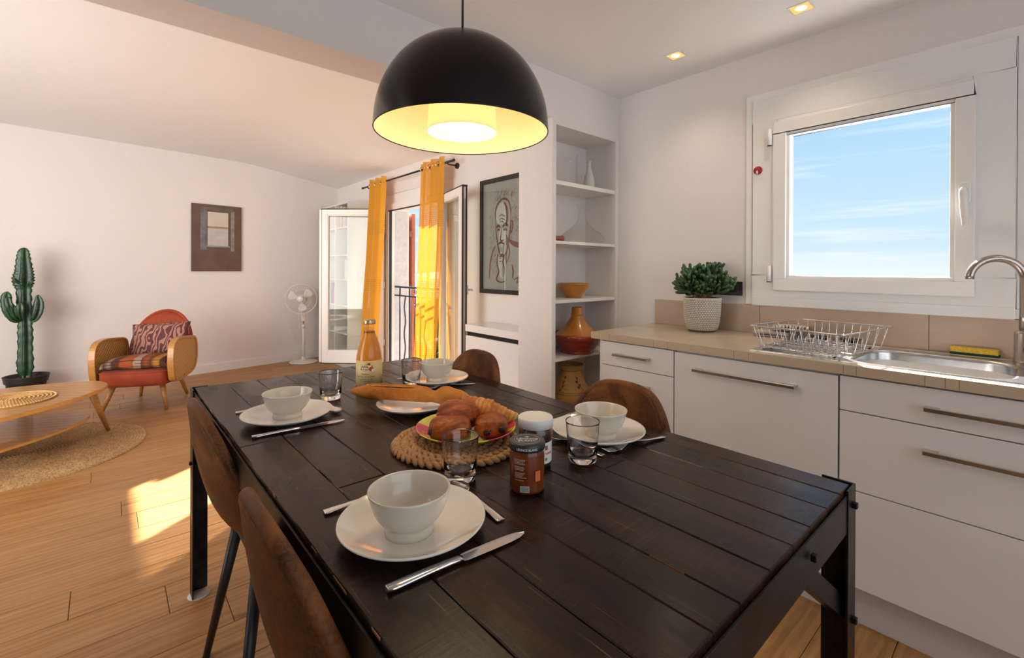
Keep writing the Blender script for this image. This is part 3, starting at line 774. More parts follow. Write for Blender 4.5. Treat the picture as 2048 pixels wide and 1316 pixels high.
# ================================================================== TABLEWARE
GP = 'white dinner plates on the table'
def plate_prof(r):
    return [(0, .004), (r * .50, .004), (r * .52, .0), (r * .56, 0), (r * .575, .004), (r * .80, .010), (r * .97, .0195), (r, .0232), (r * .992, .0252), (r * .965, .0238), (r * .80, .0145), (r * .62, .0085), (0, .0078)]
P1 = ((.392, .701), (.985, .778), (.402, 1.457), (.976, 1.560))
labs = ['white dinner plate nearest the camera, under a cream bowl', 'white dinner plate at the right edge beside the chocolate spread jar, under a bowl',
        'white dinner plate at the far left place setting, under a bowl', 'white dinner plate at the far right place setting behind the baguette']
pl0 = thing('dinner_plate', labs[0], 'plate', (*P1[0], TZ), 0, GP)
MB().lathe(plate_prof(.1225), 72).build('dish', CERAM, pl0)
for (x, y), l in list(zip(P1, labs))[1:]: dup(pl0, (x, y, TZ), .7, l)
tag(MB().lathe(plate_prof(.117), 72, ).build('dinner_plate', CERAM), 'empty white plate half covered by the baguette', 'plate', GP).location = (.735, 1.305, TZ)
B1 = ((.379, .689), (.970, .757), (.402, 1.457), (.976, 1.562))
labs = ['cream footed bowl on the plate nearest the camera', 'cream footed bowl behind the tumbler, at the right place setting',
        'cream footed bowl at the far left place setting', 'cream footed bowl at the far right place setting, before the farther right-hand chair']
bw0 = thing('bowl', labs[0], 'bowl', (*B1[0], TZ + .0082), 0, 'cream footed bowls on the dinner plates')
bp = spline([(.0395, 0), (.0400, .006), (.0385, .013), (.0405, .017), (.049, .025), (.0575, .039), (.0630, .055), (.0668, .0685)], 4)
bp = [(0, .003), (.036, .003), (.0375, 0)] + bp + [(.0672, .0715), (.0655, .0722), (.0636, .069)] + spline([(.0600, .055), (.0545, .040), (.046, .027), (.033, .018), (.016, .0145)], 3) + [(0, .014)]
MB().lathe(bp, 64).build('vessel', CERAMB, bw0)
for (x, y), l in list(zip(B1, labs))[1:]: dup(bw0, (x, y, TZ + .0082), .3, l)
labs = ['clear tumbler nearest the camera, before the braided placemat', 'clear tumbler before the right-hand bowl', 'clear tumbler at the far left, beside the juice bottle', 'clear tumbler behind the baguette, beside the far right bowl']
gl0 = thing('tumbler', labs[0], 'glass', (.562, .806, TZ), 0, 'clear tumblers on the table')
MB().lathe([(0, .0005), (.029, .0005), (.0322, .003), (.0335, .012), (.0352, .040), (.0385, .088), (.0398, .0915), (.0392, .0925), (.0380, .0900), (.0340, .046), (.0312, .019), (.027, .0155), (.012, .0145), (0, .0145)], 64).build('vessel', GLASS, gl0)
for (x, y), l in zip(((.830, .700), (.575, 1.590), (.886, 1.600)), labs[1:]): dup(gl0, (x, y, TZ + .0002), .5, l)

def strip(rows_, th, name, mt, par):
    """cutlery body: rows of (x along, half width, z centre, cup)"""
    b = MB(); R1 = []
    for x, w, z, cup in rows_:
        top = [(x, w * u, z + th / 2 * (1 - .35 * abs(u) ** 3) + cup * u * u) for u in (-1, -.6, -.2, .2, .6, 1)]
        bot = [(x, w * u, z - th / 2 * (1 - .35 * abs(u) ** 3) + cup * u * u) for u in (1, .6, .2, -.2, -.6, -1)]
        R1.append(top + bot + [top[0]])
    b.grid(R1); n = len(R1[0]) - 1
    b.add([R1[0][i] for i in range(n)], [tuple(range(n))]); b.add([R1[-1][i] for i in range(n)], [tuple(range(n))[::-1]])
    return b.build(name, mt, par)
def mk_knife(lab, loc, rz):
    r = thing('table_knife', lab, 'knife', loc, rz, 'steel knives on the table')
    strip([(-.118, .004, .005, 0), (-.117, .0075, .005, 0), (-.10, .0085, .0052, 0), (-.05, .0070, .0062, 0), (-.02, .0062, .0060, 0), (-.006, .0060, .0055, 0), (.0, .0052, .005, 0)], .0075, 'handle', CHROME, r)
    b = MB(); R1 = []
    for x, w in ((0, .007), (.006, .0088), (.05, .0092), (.085, .0088), (.105, .0065), (.118, .001)):
        R1.append([(x, -w, .0045), (x, w * .7, .0052), (x, w, .0062), (x, w, .0040), (x, w * .2, .0030), (x, -w, .0045)])
    b.grid(R1, smooth=False); b.add(R1[0][:5], [(0, 1, 2, 3, 4)]); b.build('blade', CHROME, r)
    return r
def mk_fork(lab, loc, rz):
    r = thing('table_fork', lab, 'fork', loc, rz, 'steel forks on the table')
    strip([(-.105, .0085, .0025, 0), (-.10, .0095, .0027, 0), (-.04, .0062, .0060, 0), (.0, .0042, .0115, 0), (.025, .0045, .0130, 0), (.040, .0085, .0090, 0), (.055, .0120, .0050, 0), (.064, .0122, .0038, 0)], .0028, 'handle', CHROME, r)
    for k in range(4):
        y = -.0099 + .0066 * k
        MB().tube([(.062, y, .0040), (.080, y * .98, .0035), (.095, y * .95, .0055), (.104, y * .93, .0090)], [.0022, .002, .0018, .0009], 6).build('tine', CHROME, r)
    return r
def mk_spoon(lab, loc, rz):
    r = thing('table_spoon', lab, 'spoon', loc, rz, 'steel spoons on the table')
    strip([(-.092, .0075, .0020, 0), (-.088, .0092, .0022, 0), (-.04, .0060, .0050, 0), (.0, .0036, .0090, 0), (.025, .0034, .0095, 0)], .0026, 'handle', CHROME, r)
    strip([(.023, .0036, .0095, 0), (.030, .0105, .0075, .0015), (.042, .0170, .0050, .0042), (.055, .0185, .0040, .0052), (.068, .0155, .0052, .0038), (.077, .0080, .0074, .0014), (.080, .002, .0085, 0)], .0016, 'spoon_bowl', CHROME, r)
    return r
def ang(p, q): return math.atan2(q[1] - p[1], q[0] - p[0])
def along(f, lab, pa, pb, half, dz=0.0):
    """lay a piece with its handle end towards pa and its far end towards pb"""
    A, B = PZ(*pa, TZ + .004), PZ(*pb, TZ + .004); mdl = (A + B) / 2
    return f(lab, (mdl.x, mdl.y, TZ + dz), ang(A, B))
along(mk_knife, 'steel knife nearest the camera, before the front plate', (773, 1180), (1048, 1066), .118)
along(mk_knife, 'steel knife of the far left setting, on the dark boards before the plate', (503, 875), (689, 840), .118)
mk_fork('steel fork nearest the camera, handle end showing left of the front plate', (.400, .838, TZ + .001), ang((0, 0), (1, -.10)))
mk_fork('steel fork of the far left setting, handle tip showing left of the plate', (.402, 1.604, TZ + .001), ang((0, 0), (1, -.06)))
A = PZ(1003, 1041, TZ + .003); A2 = PZ(972, 1018, TZ + .003); a_ = ang(A, A2)
mk_spoon('steel spoon of the front setting, handle showing between plate and jam jar', (A.x + .092 * math.cos(a_), A.y + .092 * math.sin(a_), TZ + .001), a_)
A = PZ(676, 826, TZ + .004); a_ = math.radians(-94)
mk_spoon('steel spoon of the far left setting, its bowl beside the plate', (A.x - .078 * math.cos(a_), A.y - .078 * math.sin(a_), TZ + .001), a_)
A = PZ(1100, 872, TZ + .004); a_ = math.radians(92)
mk_spoon('steel spoon of the right setting, between spread jar and tumbler', (A.x - .078 * math.cos(a_), A.y - .078 * math.sin(a_), TZ + .001), a_)
A, B_ = PZ(1327, 872, TZ + .004), PZ(1218, 900, TZ + .006); a_ = ang(A, B_)
mk_fork('steel fork of the right setting, resting before the plate', (A.x + .105 * math.cos(a_), A.y + .105 * math.sin(a_), TZ + .001), a_)
A, B_ = PZ(949, 766, TZ + .004), PZ(905, 771, TZ + .004); a_ = ang(A, B_)
mk_fork('steel fork of the far right setting, handle showing beside the shell chair', (A.x + .105 * math.cos(a_), A.y + .105 * math.sin(a_), TZ + .001), a_)
A = PZ(792, 760, TZ + .004)
mk_knife('steel knife of the far right setting, tip showing behind the juice bottle', (A.x + .118, A.y + .004, TZ + .001), PI)
mk_knife('steel knife of the right setting, mostly hidden behind the spread jar', (1.03, .932, TZ + .001), PI)

# ------------------------------------------------------------------ braided placemat
WICK = NT('water_hyacinth'); q_ = WICK.noise(WICK.map(), 55, 4, .6); q2 = WICK.noise(WICK.map(), 9, 3)
c_ = WICK.ramp(q2, [(.35, (.36, .19, .075)), (.65, (.52, .31, .145))]); WICK.col(WICK.mix(WICK.ramp(q_, [(.45, (0,) * 3), (.7, (.45,) * 3)]), c_, (.24, .11, .04))).set(rough=.75).bump(q_, .3, .002); WICK = WICK.m
pm = thing('placemat', 'round placemat of thick braided straw under the yellow plate', 'placemat', (.668, .975, TZ))
rq = random.Random(3)
for i in range(7):
    R0 = .149 - .0215 * i; n = max(5, int(2 * PI * R0 / .0185)); b = MB()
    for k in range(n):
        for s_ in (-1, 1):
            t = 2 * PI * (k + (.5 if s_ > 0 else 0) + rq.uniform(-.1, .1)) / n
            c = Vector((math.cos(t), math.sin(t), 0)) * (R0 + s_ * .0042); M3 = Matrix.Rotation(t + PI / 2 - s_ * .62, 3, 'Z') @ Matrix.Rotation(.30, 3, 'Y')
            b.blob(c + Vector((0, 0, .0072 + rq.uniform(-.0008, .0008))), .0135, .0064, .0064, 7, 5, M3)
    b.build('braid_ring', WICK, pm)['kind'] = 'stuff'
MB().lathe([(0, .001), (.150, .001), (.155, .004), (.150, .006), (0, .007)], 40).build('core', simple('straw_core', (.26, .14, .055), .9), pm)
# yellow plate with pink flowers
YEL = NT('yellow_flower_glaze'); n_ = YEL.n
v_ = YEL.map(); vo = YEL.new('TexVoronoi', feature='F1'); YEL.l.new(v_, vo.inputs['Vector']); vo.inputs['Scale'].default_value = 8.5; vo.inputs['Randomness'].default_value = .6
sp = YEL.new('SeparateXYZ'); YEL.l.new(v_, sp.inputs[0])
wv = YEL.noise(v_, 22, 2); dd = YEL.math('ADD', vo.outputs['Distance'], YEL.math('MULTIPLY', wv, .16))
c_ = YEL.ramp(dd, [(.0, (.62, .30, .05)), (.14, (.62, .30, .05)), (.15, (.62, .035, .09)), (.47, (.70, .06, .13)), (.48, (.66, .60, .02)), (1, (.66, .60, .02))])
YEL.col(c_).set(rough=.18, coat=.5); YEL = YEL.m
yp = thing('serving_plate', 'yellow and pink flowered plate holding pastries', 'plate', (.700, .978, TZ + .0138))
r = .1285; MB().lathe([(0, .001), (r * .55, .001), (r * .6, .0), (r * .64, .004), (r * .84, .014), (r * .98, .0235), (r, .0258), (r * .985, .0275), (r * .96, .026), (r * .82, .017), (r * .62, .0085), (0, .006)], 72).build('dish', YEL, yp)
# pastries
def crust(name, lo, mid, hi, sc_=26, cracks=.0):
    t = NT(name); n = t.noise(t.map(rnd=True), sc_, 5, .6, .4); n2 = t.noise(t.map(rnd=True), 240, 2, .6); n3 = t.noise(t.map(rnd=True), 7, 3, .5)
    c = t.ramp(n, [(.3, lo), (.5, mid), (.72, hi)]); c = t.mix(t.ramp(n3, [(.4, (0,) * 3), (.65, (.5,) * 3)]), c, lo); wv = t.wave(t.map((1, 1, 1)), (26 if cracks else 52), 5, 2, 'BANDS', 'X' if cracks else 'Z', ds=1.4); c = t.mix(t.ramp(wv, [(.12, (.5 if cracks else .28,) * 3), (.42, (0,) * 3)]), c, lo)
    t.col(c).set(rough=.42, spec=.35).bump(t.math('ADD', n, t.math('MULTIPLY', n2, .35)), .5, .003); return t.m
PAST = crust('glazed_pastry', (.15, .024, .003), (.36, .080, .008), (.56, .18, .022))
PASTL = crust('pale_croissant_crust', (.34, .085, .010), (.62, .26, .045), (.82, .50, .15), cracks=1)
CHOC = simple('dark_chocolate', (.015, .007, .005), .4, .2)
def roll(lab, loc, rz, L, rx, rh, tilt=0):
    """pain au chocolat: a wound, flattened roll with ridged layers and two chocolate ends"""
    r = thing('chocolate_pastry', lab, 'pastry', loc, rz, 'chocolate pastries on the yellow plate')
    Rm = Matrix.Rotation(tilt, 3, 'Y')
    b = MB(); rows = []; nu, nv = 40, 56
    for i in range(nu + 1):
        u = -1 + 2 * i / nu; e = (1 - abs(u) ** 4.5) ** .42 if abs(u) < 1 else 0
        row = []
        for j in range(nv + 1):
            t = 2 * PI * j / nv
            lay = .085 * (abs(math.sin(t * 4 + 2.6 * math.sin(u * 2.0) + loc[0] * 40)) ** .6 - .6) * (1 if math.sin(t) > -.3 else 0) + .030 * mnoise.noise(Vector((u * 3, math.cos(t) * 2, math.sin(t) * 2 + loc[0] * 90)))
            q = (abs(math.cos(t)) ** 2.3 + abs(math.sin(t)) ** 2.3) ** (-1 / 2.3)
            rr_ = max(e, .05) * (1 + lay) * q
            row.append(Rm @ Vector((u * L / 2, math.cos(t) * rx * rr_, rh + math.sin(t) * rh * rr_)))
        rows.append(row)
    b.grid(rows); b.build('crust', PAST, r)
    for s_ in (-1, 1):
        for yy in (-.62, .22):
            c = Rm @ Vector((s_ * L * (.440 if yy < 0 else .462), yy * rx, rh * (1.02 if yy < 0 else .80))); c2 = MB().blob(c, .006, .0098, .0085, 9, 7); c2.v = [tuple(Vector(v) + Vector((.6, .8, 1.0)) * .0028 * mnoise.noise(Vector(v) * 170)) for v in c2.v]; c2.build('chocolate_stick', CHOC, r)
    return r
ZP = TZ + .0138 + .0085
def zcam(dx, dy): return math.atan2(dy, dx)
roll('chocolate pastry in front on the left of the yellow plate', (.640, .962, ZP), math.radians(-36), .104, .040, .0270)
roll('chocolate pastry on the right, two chocolate ends facing the camera', (.735, .918, ZP), math.radians(49), .092, .041, .0255)
roll('largest chocolate pastry at the back left, leaning on the others', (.700, 1.010, ZP + .006), math.radians(98), .112, .045, .0320)
def croissant(lab, loc, rz):
    r = thing('croissant', lab, 'croissant', loc, rz)
    b = MB(); rows = []; nu, nv = 60, 22; L = .165
    for i in range(nu + 1):
        u = -1 + 2 * i / nu; a = u * 1.05; R0 = .085
        c = Vector((R0 * math.sin(a) * 1.05, -R0 * (math.cos(a) - 1) * 1.0, 0))
        rad = .0265 * (1 - abs(u) ** 1.5) + .0075; seg = (u * 4.2 + .5) % 1
        rad *= 1 + .16 * (1 - seg if u < 0 else seg) - .05
        if abs(u) > .985: rad *= .4
        tg = Vector((math.cos(a), math.sin(a), 0)); nn_ = Vector((-math.sin(a), math.cos(a), 0))
        rows.append([c + nn_ * math.cos(t) * rad + Vector((0, 0, 1)) * (math.sin(t) * rad * .92 + .022 * (1 - .2 * abs(u))) + Vector((0, 0, .002)) * mnoise.noise(c * 60) for t in (2 * PI * k / nv for k in range(nv + 1))])
    b.grid(rows); b.build('crust', PASTL, r); return r
cr_ = croissant('pale golden croissant lying on top of the pastries at the back right', (.762, .980, ZP + .020), math.radians(-48)); cr_.rotation_euler = (math.radians(8), math.radians(16), math.radians(-52))
# ------------------------------------------------------------------ baguette
def bag():
    t = NT('baguette_crust'); n = t.noise(t.map(), 12, 5, .6); n2 = t.noise(t.map(), 200, 2, .6)
    sp = t.new('SeparateXYZ'); t.l.new(t.tc(), sp.inputs[0])
    c = t.ramp(n, [(.32, (.36, .10, .012)), (.5, (.58, .21, .030)), (.7, (.72, .33, .065))])
    c = t.mix(t.ramp(t.math('MULTIPLY', sp.outputs['Z'], 20), [(.25, (0,) * 3), (.85, (.30,) * 3)]), c, (.30, .085, .012))
    t.col(c).set(rough=.6, spec=.25).bump(t.math('ADD', n, t.math('MULTIPLY', n2, .5)), .45, .003); return t.m
BAG = bag(); BAGL = simple('open_crumb_score', (.72, .42, .14), .7, .2, 60, .4)
pa, pb = PZ(700, 796, TZ + .022), PZ(941, 797, TZ + .045)
bg_ = thing('baguette', 'golden scored baguette lying across the empty plate', 'bread', ((pa.x + pb.x) / 2, (pa.y + pb.y) / 2, TZ + .0225), ang(pa, pb))
Lb = math.hypot(pb.x - pa.x, pb.y - pa.y)
rows = []; nu, nv = 80, 28
for i in range(nu + 1):
    u = i / nu; x = (u - .5) * Lb
    e = min(1, (u / .16)) ** .55 * min(1, ((1 - u) / .085)) ** .5
    rad = (.0225 + .0035 * math.sin(u * 2.9 + .2)) * e + .0006
    if .66 < u < .75: rad *= 1 - .10 * math.sin((u - .66) / .09 * PI)
    if u > .75: rad *= 1.10
    row = []
    for j in range(nv + 1):
        t = 2 * PI * j / nv; z = math.sin(t); dx = 0
        sc1 = math.exp(-((u - .36) / .24) ** 6) * math.exp(-((t - PI * .5 - .35) / .34) ** 2) * .0050
        sc2 = math.exp(-((t - PI * .5 - .75) / .16) ** 2) * math.exp(-((u - .36) / .25) ** 6) * .0045 + math.exp(-((t - PI * .5 + .18) / .15) ** 2) * math.exp(-((u - .40) / .26) ** 6) * .0050
        sc3 = -math.exp(-((u - .70) / .035) ** 2) * max(0, z) * .007 + math.exp(-((u - .81) / .05) ** 2) * max(0, z) * .008
        rr_ = rad + sc2 - sc1 + sc3 + .0008 * mnoise.noise(Vector((u * 20, math.cos(t) * 2, z * 2)))
        row.append((x, math.cos(t) * rr_ * 1.08, .0215 + z * rr_ * (.92 if z > 0 else .82) + .003 * math.sin(u * PI)))
    rows.append(row)
b = MB(); b.grid(rows); b.build('crust', BAG, bg_)
# pale torn score
b = MB(); R1 = []
for i in range(31):
    u = .14 + .52 * i / 30; x = (u - .5) * Lb; w_ = .010 * math.sin(PI * i / 30) ** .5
    R1.append([(x, .0035 - s_ * w_ * .9, .0435 + .003 * math.sin(u * PI) - abs(s_) * .0022 + .0007 * mnoise.noise(Vector((u * 40, s_ * 3, 0)))) for s_ in (-1, -.5, 0, .5, 1)])
b.grid(R1); b.build('score_crumb', BAGL, bg_, solid=.002, off=-1)
for s_, m_ in ((1, .3), (-1, .0)):
    MB().tube([Vector(r[0 if s_ > 0 else -1]) + Vector((0, 0, .0006 + .0010 * mnoise.noise(Vector((r[0][0] * 70, s_, 0))))) for r in R1], [.0012 + .0014 * math.sin(PI * k / 30) for k in range(31)], 7).build('score_edge', simple('dark_crust', (.16, .035, .006), .6, .3, 90, .3), bg_)
# ------------------------------------------------------------------ juice bottle
def liquid(name, c, dens=0):
    t = NT(name); n = t.noise(t.map(), 18, 3); t.col(t.ramp(n, [(.3, tuple(x * .9 for x in c)), (.7, tuple(min(1, x * 1.1) for x in c))])).set(rough=.35, spec=.3); return t.m
JUICE = liquid('apple_juice', (.66, .22, .012)); JAM = liquid('apricot_jam', (.17, .034, .004)); SPREAD = simple('hazelnut_spread', (.045, .016, .008), .3)
bo = thing('juice_bottle', 'tall glass bottle of cloudy orange apple juice with a gold lid', 'bottle', (.745, 1.664, TZ), 0)
sh_ = [(.0465, .006), (.0470, .04), (.0470, .112), (.0455, .125), (.0405, .150), (.0320, .178), (.0245, .196), (.0215, .208), (.0205, .222)]
MB().lathe([(0, .001), (.042, .001)] + [(r - .0022, z + .001) for r, z in sh_[:-1]] + [(.0195, .2085), (0, .2085)], 48).build('juice', JUICE, bo)
MB().lathe([(0, .0), (.043, .0)] + sh_ + [(.0222, .224), (.0222, .228), (.0205, .230), (.0205, .236), (.0185, .236), (.0185, .225)] + [(r - .0016, z) for r, z in sh_[::-1][1:3]], 48).build('glass_wall', panem('bottle_glass', (1, 1, .98), .8), bo)
MB().lathe([(0, .2505), (.0205, .2505), (.0225, .248), (.0232, .238), (.0228, .2355), (.021, .2355)], 40).build('lid', simple('gold_lid', (.50, .42, .24), .3, .1, 60, metal=.8), bo)
LAB = NT('cream_label'); q_ = LAB.noise(LAB.map(), 40, 3); LAB.col(LAB.ramp(q_, [(.3, (.66, .49, .22)), (.7, (.72, .56, .28))])).set(rough=.6); LAB = LAB.m
acam = math.atan2(-1.664, -.745)
RL = .0474
MB().lathe([(RL, .012), (RL, .104)], 60, a0=acam - 1.9, a1=acam + 1.9).build('label', LAB, bo, solid=.0002)
def wrapc(R0, a_c, z_c, flip=1):
    return lambda u, v: Vector(((R0) * math.cos(a_c + u / R0), R0 * math.sin(a_c + u / R0), z_c + v))
INKB = simple('label_brown_ink', (.10, .045, .02), .6); INKBL = simple('label_blue_ink', (.03, .05, .16), .6); INKR = simple('apple_red', (.55, .06, .02), .5); INKG = simple('leaf_green', (.10, .26, .04), .5)
RT = RL + .0004; ac = acam - .18
def sgn(f): return f
text_mesh('Reflets\nde France', .0088, wrapc(RT, ac - .16, .078), INKBL, bo, bold=.0001)
text_mesh('Pomme', .0092, wrapc(RT, ac - .12, .056), INKB, bo)
text_mesh('des Pays de la Loire', .0084, wrapc(RT, ac - .12, .047), INKB, bo)
text_mesh('Jus de pomme - Trouble', .0058, wrapc(RT, ac - .12, .038), INKB, bo)
text_mesh('100% pur fruit pressé', .0050, wrapc(RT, ac - .12, .030), INKB, bo)
text_mesh('1L', .009, wrapc(RT, ac - .12, .020), INKB, bo)
def disc_c(R0, a_c, z_c, r, rz, mt, par, name, n=20, ri=0):
    b = MB(); f = wrapc(R0, a_c, z_c); o = [f(r * math.cos(t), rz * math.sin(t)) for t in (2 * PI * k / n for k in range(n))]
    if ri: i_ = [f(ri * r * math.cos(t), ri * rz * math.sin(t)) for t in (2 * PI * k / n for k in range(n))]; b.add(o + i_, [(k, (k + 1) % n, n + (k + 1) % n, n + k) for k in range(n)])
    else: b.add([f(0, 0)] + o, [(0, 1 + k, 1 + (k + 1) % n) for k in range(n)])
    return b.build(name, mt, par)
disc_c(RT, ac - .16, .0775, .0135, .0105, INKB, bo, 'badge_outline', 32, .93)
disc_c(RT, ac + .34, .0745, .0085, .0085, INKR, bo, 'apple_print'); disc_c(RT + .0002, ac + .46, .0700, .0060, .0055, PAPERW, bo, 'apple_slice_print'); disc_c(RT + .0002, ac + .40, .0855, .0040, .0020, INKG, bo, 'leaf_print')
b = MB(); f = wrapc(RT + .0001, ac + .16, .092)
rq = random.Random(2)
for k in range(16):
    a_ = rq.uniform(.2, 2.9); l = rq.uniform(.005, .010); u0, v0 = rq.uniform(-.006, .008), rq.uniform(-.004, .0); b.tube([f(u0, v0), f(u0 + l * math.cos(a_) * .6, v0 + l * .5), f(u0 + l * math.cos(a_), v0 + l * math.sin(a_) * .8)], .0004, 4)
b.build('branch_print', INKB, bo)['kind'] = 'stuff'
# ------------------------------------------------------------------ jam jar
jj = thing('jam_jar', 'jar of apricot jam with a black lettered lid, nearest the camera', 'jar', (.640, .684, TZ), 0)
MB().lathe([(0, .002), (.033, .002), (.0345, .006), (.0345, .072), (.031, .082), (.031, .088), (0, .088)], 48).build('jam', JAM, jj)
MB().lathe([(0, 0), (.033, 0), (.0362, .004), (.0365, .010), (.0352, .014), (.0352, .070), (.0362, .075), (.034, .083), (.032, .086), (.032, .094), (.030, .094)], 48).build('glass_wall', panem('jar_glass', (1, .97, .92), .8), jj)
LIDB = simple('black_lid', (.022, .026, .032), .35, .1, 60)
MB().lathe([(0, .0985), (.028, .0985), (.031, .0995), (.0345, .0985), (.0362, .095), (.0365, .088), (.0358, .0835), (.034, .0835)], 48).build('lid', LIDB, jj)
acj = math.atan2(-.684, -.640); WHT = simple('print_white', (.62, .60, .58), .6)
fl = lambda u, v, q=acj + PI / 2: Vector((u * math.cos(q) - v * math.sin(q), u * math.sin(q) + v * math.cos(q), .0990))
text_mesh('LÉONCE', .0115, lambda u, v: fl(u, v + .001), WHT, jj, bold=.0003); text_mesh('BLANC', .0115, lambda u, v: fl(u, v - .0095), WHT, jj, bold=.0003)
b = MB(); b.tube([fl(.0255 * math.cos(t), .0255 * math.sin(t)) for t in (2 * PI * k / 48 for k in range(48))], .0003, 4, closed=True); b.build('ring_print', WHT, jj)
b = MB(); n = 5; b.add([fl(-.0035, .0105), fl(.0035, .0105), fl(.0045, .0155), fl(.002, .0135), fl(0, .0165), fl(-.002, .0135), fl(-.0045, .0155)], [tuple(range(7))]); b.build('crown_print', WHT, jj)
text_mesh('LÉONCE BLANC', .0060, wrapc(.0367, acj, .0895), WHT, jj, bold=.0002)
b = MB(); rq = random.Random(12); f = wrapc(.0367, acj - .42, 0)
for z_ in (.0700, .0672, .0644, .0616, .0560, .0532, .0504, .0440, .0412, .0384, .0356, .0300):
    u = -.010; e_ = rq.uniform(.006, .014)
    while u < e_:
        w_ = rq.uniform(.0012, .0030); b.add([f(u, z_), f(u + w_, z_), f(u + w_, z_ + .0011), f(u, z_ + .0011)], [(0, 1, 2, 3)]); u += w_ + .0007
b.build('small_print', WHT, jj)['kind'] = 'stuff'
b = MB(); rq = random.Random(8); u = -.0075
f = wrapc(.0367, acj - .12, .014)
while u < .0075:
    w_ = rq.choice((.0003, .0005, .0008)); b.add([f(u, -.005), f(u + w_, -.005), f(u + w_, .005), f(u, .005)], [(0, 1, 2, 3)]); u += w_ + rq.choice((.0004, .0006))
q = b.build('barcode', INK, jj); q['kind'] = 'stuff'
b = MB(); f = wrapc(.03665, acj - .12, .014); b.grid([[f(-.009 + .018 * i / 6, -.006 + .012 * j) for j in (0, 1)] for i in range(7)]); b.build('barcode_field', WHT, jj)
b = MB(); f = wrapc(.0367, acj + .62, .038); b.grid([[f(-.006 + .012 * i / 6, -.010 + .020 * j) for j in (0, 1)] for i in range(7)]); b.build('orange_sticker', simple('sticker_orange', (.75, .16, .05), .5), jj)
# ------------------------------------------------------------------ chocolate spread jar
nj = thing('spread_jar', 'chocolate spread jar with a ribbed white lid, behind the jam jar', 'jar', (.735, .758, TZ), 0)
MB().lathe([(0, .001), (.032, .001), (.0345, .006), (.0350, .020), (.0350, .058), (.0372, .066), (.0375, .078), (.0345, .087), (.033, .09), (0, .09)], 48).build('filling', SPREAD, nj)
MB().lathe([(0, 0), (.033, 0), (.0362, .005), (.0364, .020), (.0364, .056), (.0386, .065), (.0388, .079), (.0358, .088), (.034, .092), (.033, .092)], 48).build('glass_wall', panem('spread_glass', (1, 1, 1), .9), nj)
MB().lathe([(0, .1090), (.033, .1090), (.0345, .1098), (.0375, .1090), (.0395, .1065), (.0398, .088), (.0380, .0875)], 120, fn=lambda t, z, r: 1 - (.012 if int(t * 120 / (2 * PI) + .5) % 2 and .088 < z < .107 and r > .0385 else 0)).build('lid', simple('white_plastic_lid', (.78, .75, .72), .4, .01), nj)
acn = math.atan2(-.758, -.735)
MB().lathe([(.0368, .012), (.0368, .058)], 30, a0=acn - .1, a1=acn + 1.8).build('label', PAPERW, nj)
b = MB(); f = wrapc(.0371, acn + .92, .034); b.tube([f(-.010 + .0013 * k, .0025 * math.sin(k * 1.3)) for k in range(16)], .0007, 5); b.build('red_print', simple('label_red', (.6, .03, .02), .5), nj)
b = MB(); f = wrapc(.0371, acn + .72, .047); b.grid([[f(-.004 + .008 * i / 4, -.005 + .010 * j) for j in (0, 1)] for i in range(5)]); b.build('picture_print', simple('label_brown', (.30, .12, .05), .5), nj)
b = MB(); f = wrapc(.0371, acn + .70, .022); b.grid([[f(-.003 + .006 * i / 4, -.003 + .006 * j) for j in (0, 1)] for i in range(5)]); b.build('picture_print', INKG, nj)

# ------------------------------------------------------------------ pendant lamp
lp = thing('pendant_lamp', 'large black dome pendant lamp with a cream inside, hanging over the table', 'lamp', (.718, 1.027, 1.565))
SHB = simple('satin_black_shade', (.006, .005, .007), .20, .05, 40, spec=.32)
dome = [(.2300, 0), (.2290, .020), (.2245, .060), (.2120, .104), (.1900, .148), (.1600, .187), (.1200, .219), (.0800, .240), (.0400, .251), (.018, .2545), (0, .255)]
dome = spline(dome, 3)
MB().lathe(dome, 96).build('shade', SHB, lp)
CREAM = simple('cream_inner_coat', (.84, .70, .45), .5, .01, 30)
MB().lathe([(max(r - .003, 0), z - .0028 if r < .2 else z + .0006) for r, z in dome], 96).build('inner_coating', CREAM, lp)
MB().tube([(.2288 * math.cos(t), .2288 * math.sin(t), 0) for t in (2 * PI * k / 96 for k in range(96))], .0018, 8, closed=True).build('rim', SHB, lp)
b = MB(); b.lathe([(.083, .135), (.086, .10), (.0905, .03), (.0925, .010), (.0930, 0), (.0910, 0), (.0900, .012), (.082, .134)], 64)
DIF = NT('glowing_inner_shade'); DIF.col((.80, .66, .36)).set(rough=.6, es=.66); DIF.b.inputs['Emission Color'].default_value = (1.0, .74, .30, 1)
b.build('diffuser_sleeve', DIF.m, lp)
MB().lathe([(0, .008), (.0902, .008)], 64).build('diffuser_disc', emis('glowing_diffuser', (1.0, .90, .64), 1.25), lp)
MB().tube([(0, 0, .13), (0, 0, .18), (0, 0, .25)], [.03, .022, .012], 16).build('lamp_holder', SHB, lp)
MB().lathe([(0, .262), (.012, .262), (.022, .258), (.026, .2545), (.0, .2535)], 32).build('top_cap', SHB, lp)
MB().tube([(0, 0, .255), (0, 0, 2.292 - 1.565)], .0032, 10).build('cord', BLACKM, lp)
light('lamp_glow', 'POINT', (.718, 1.027, 1.535), 5.0, (1.0, .78, .50), shadow_soft_size=.13)

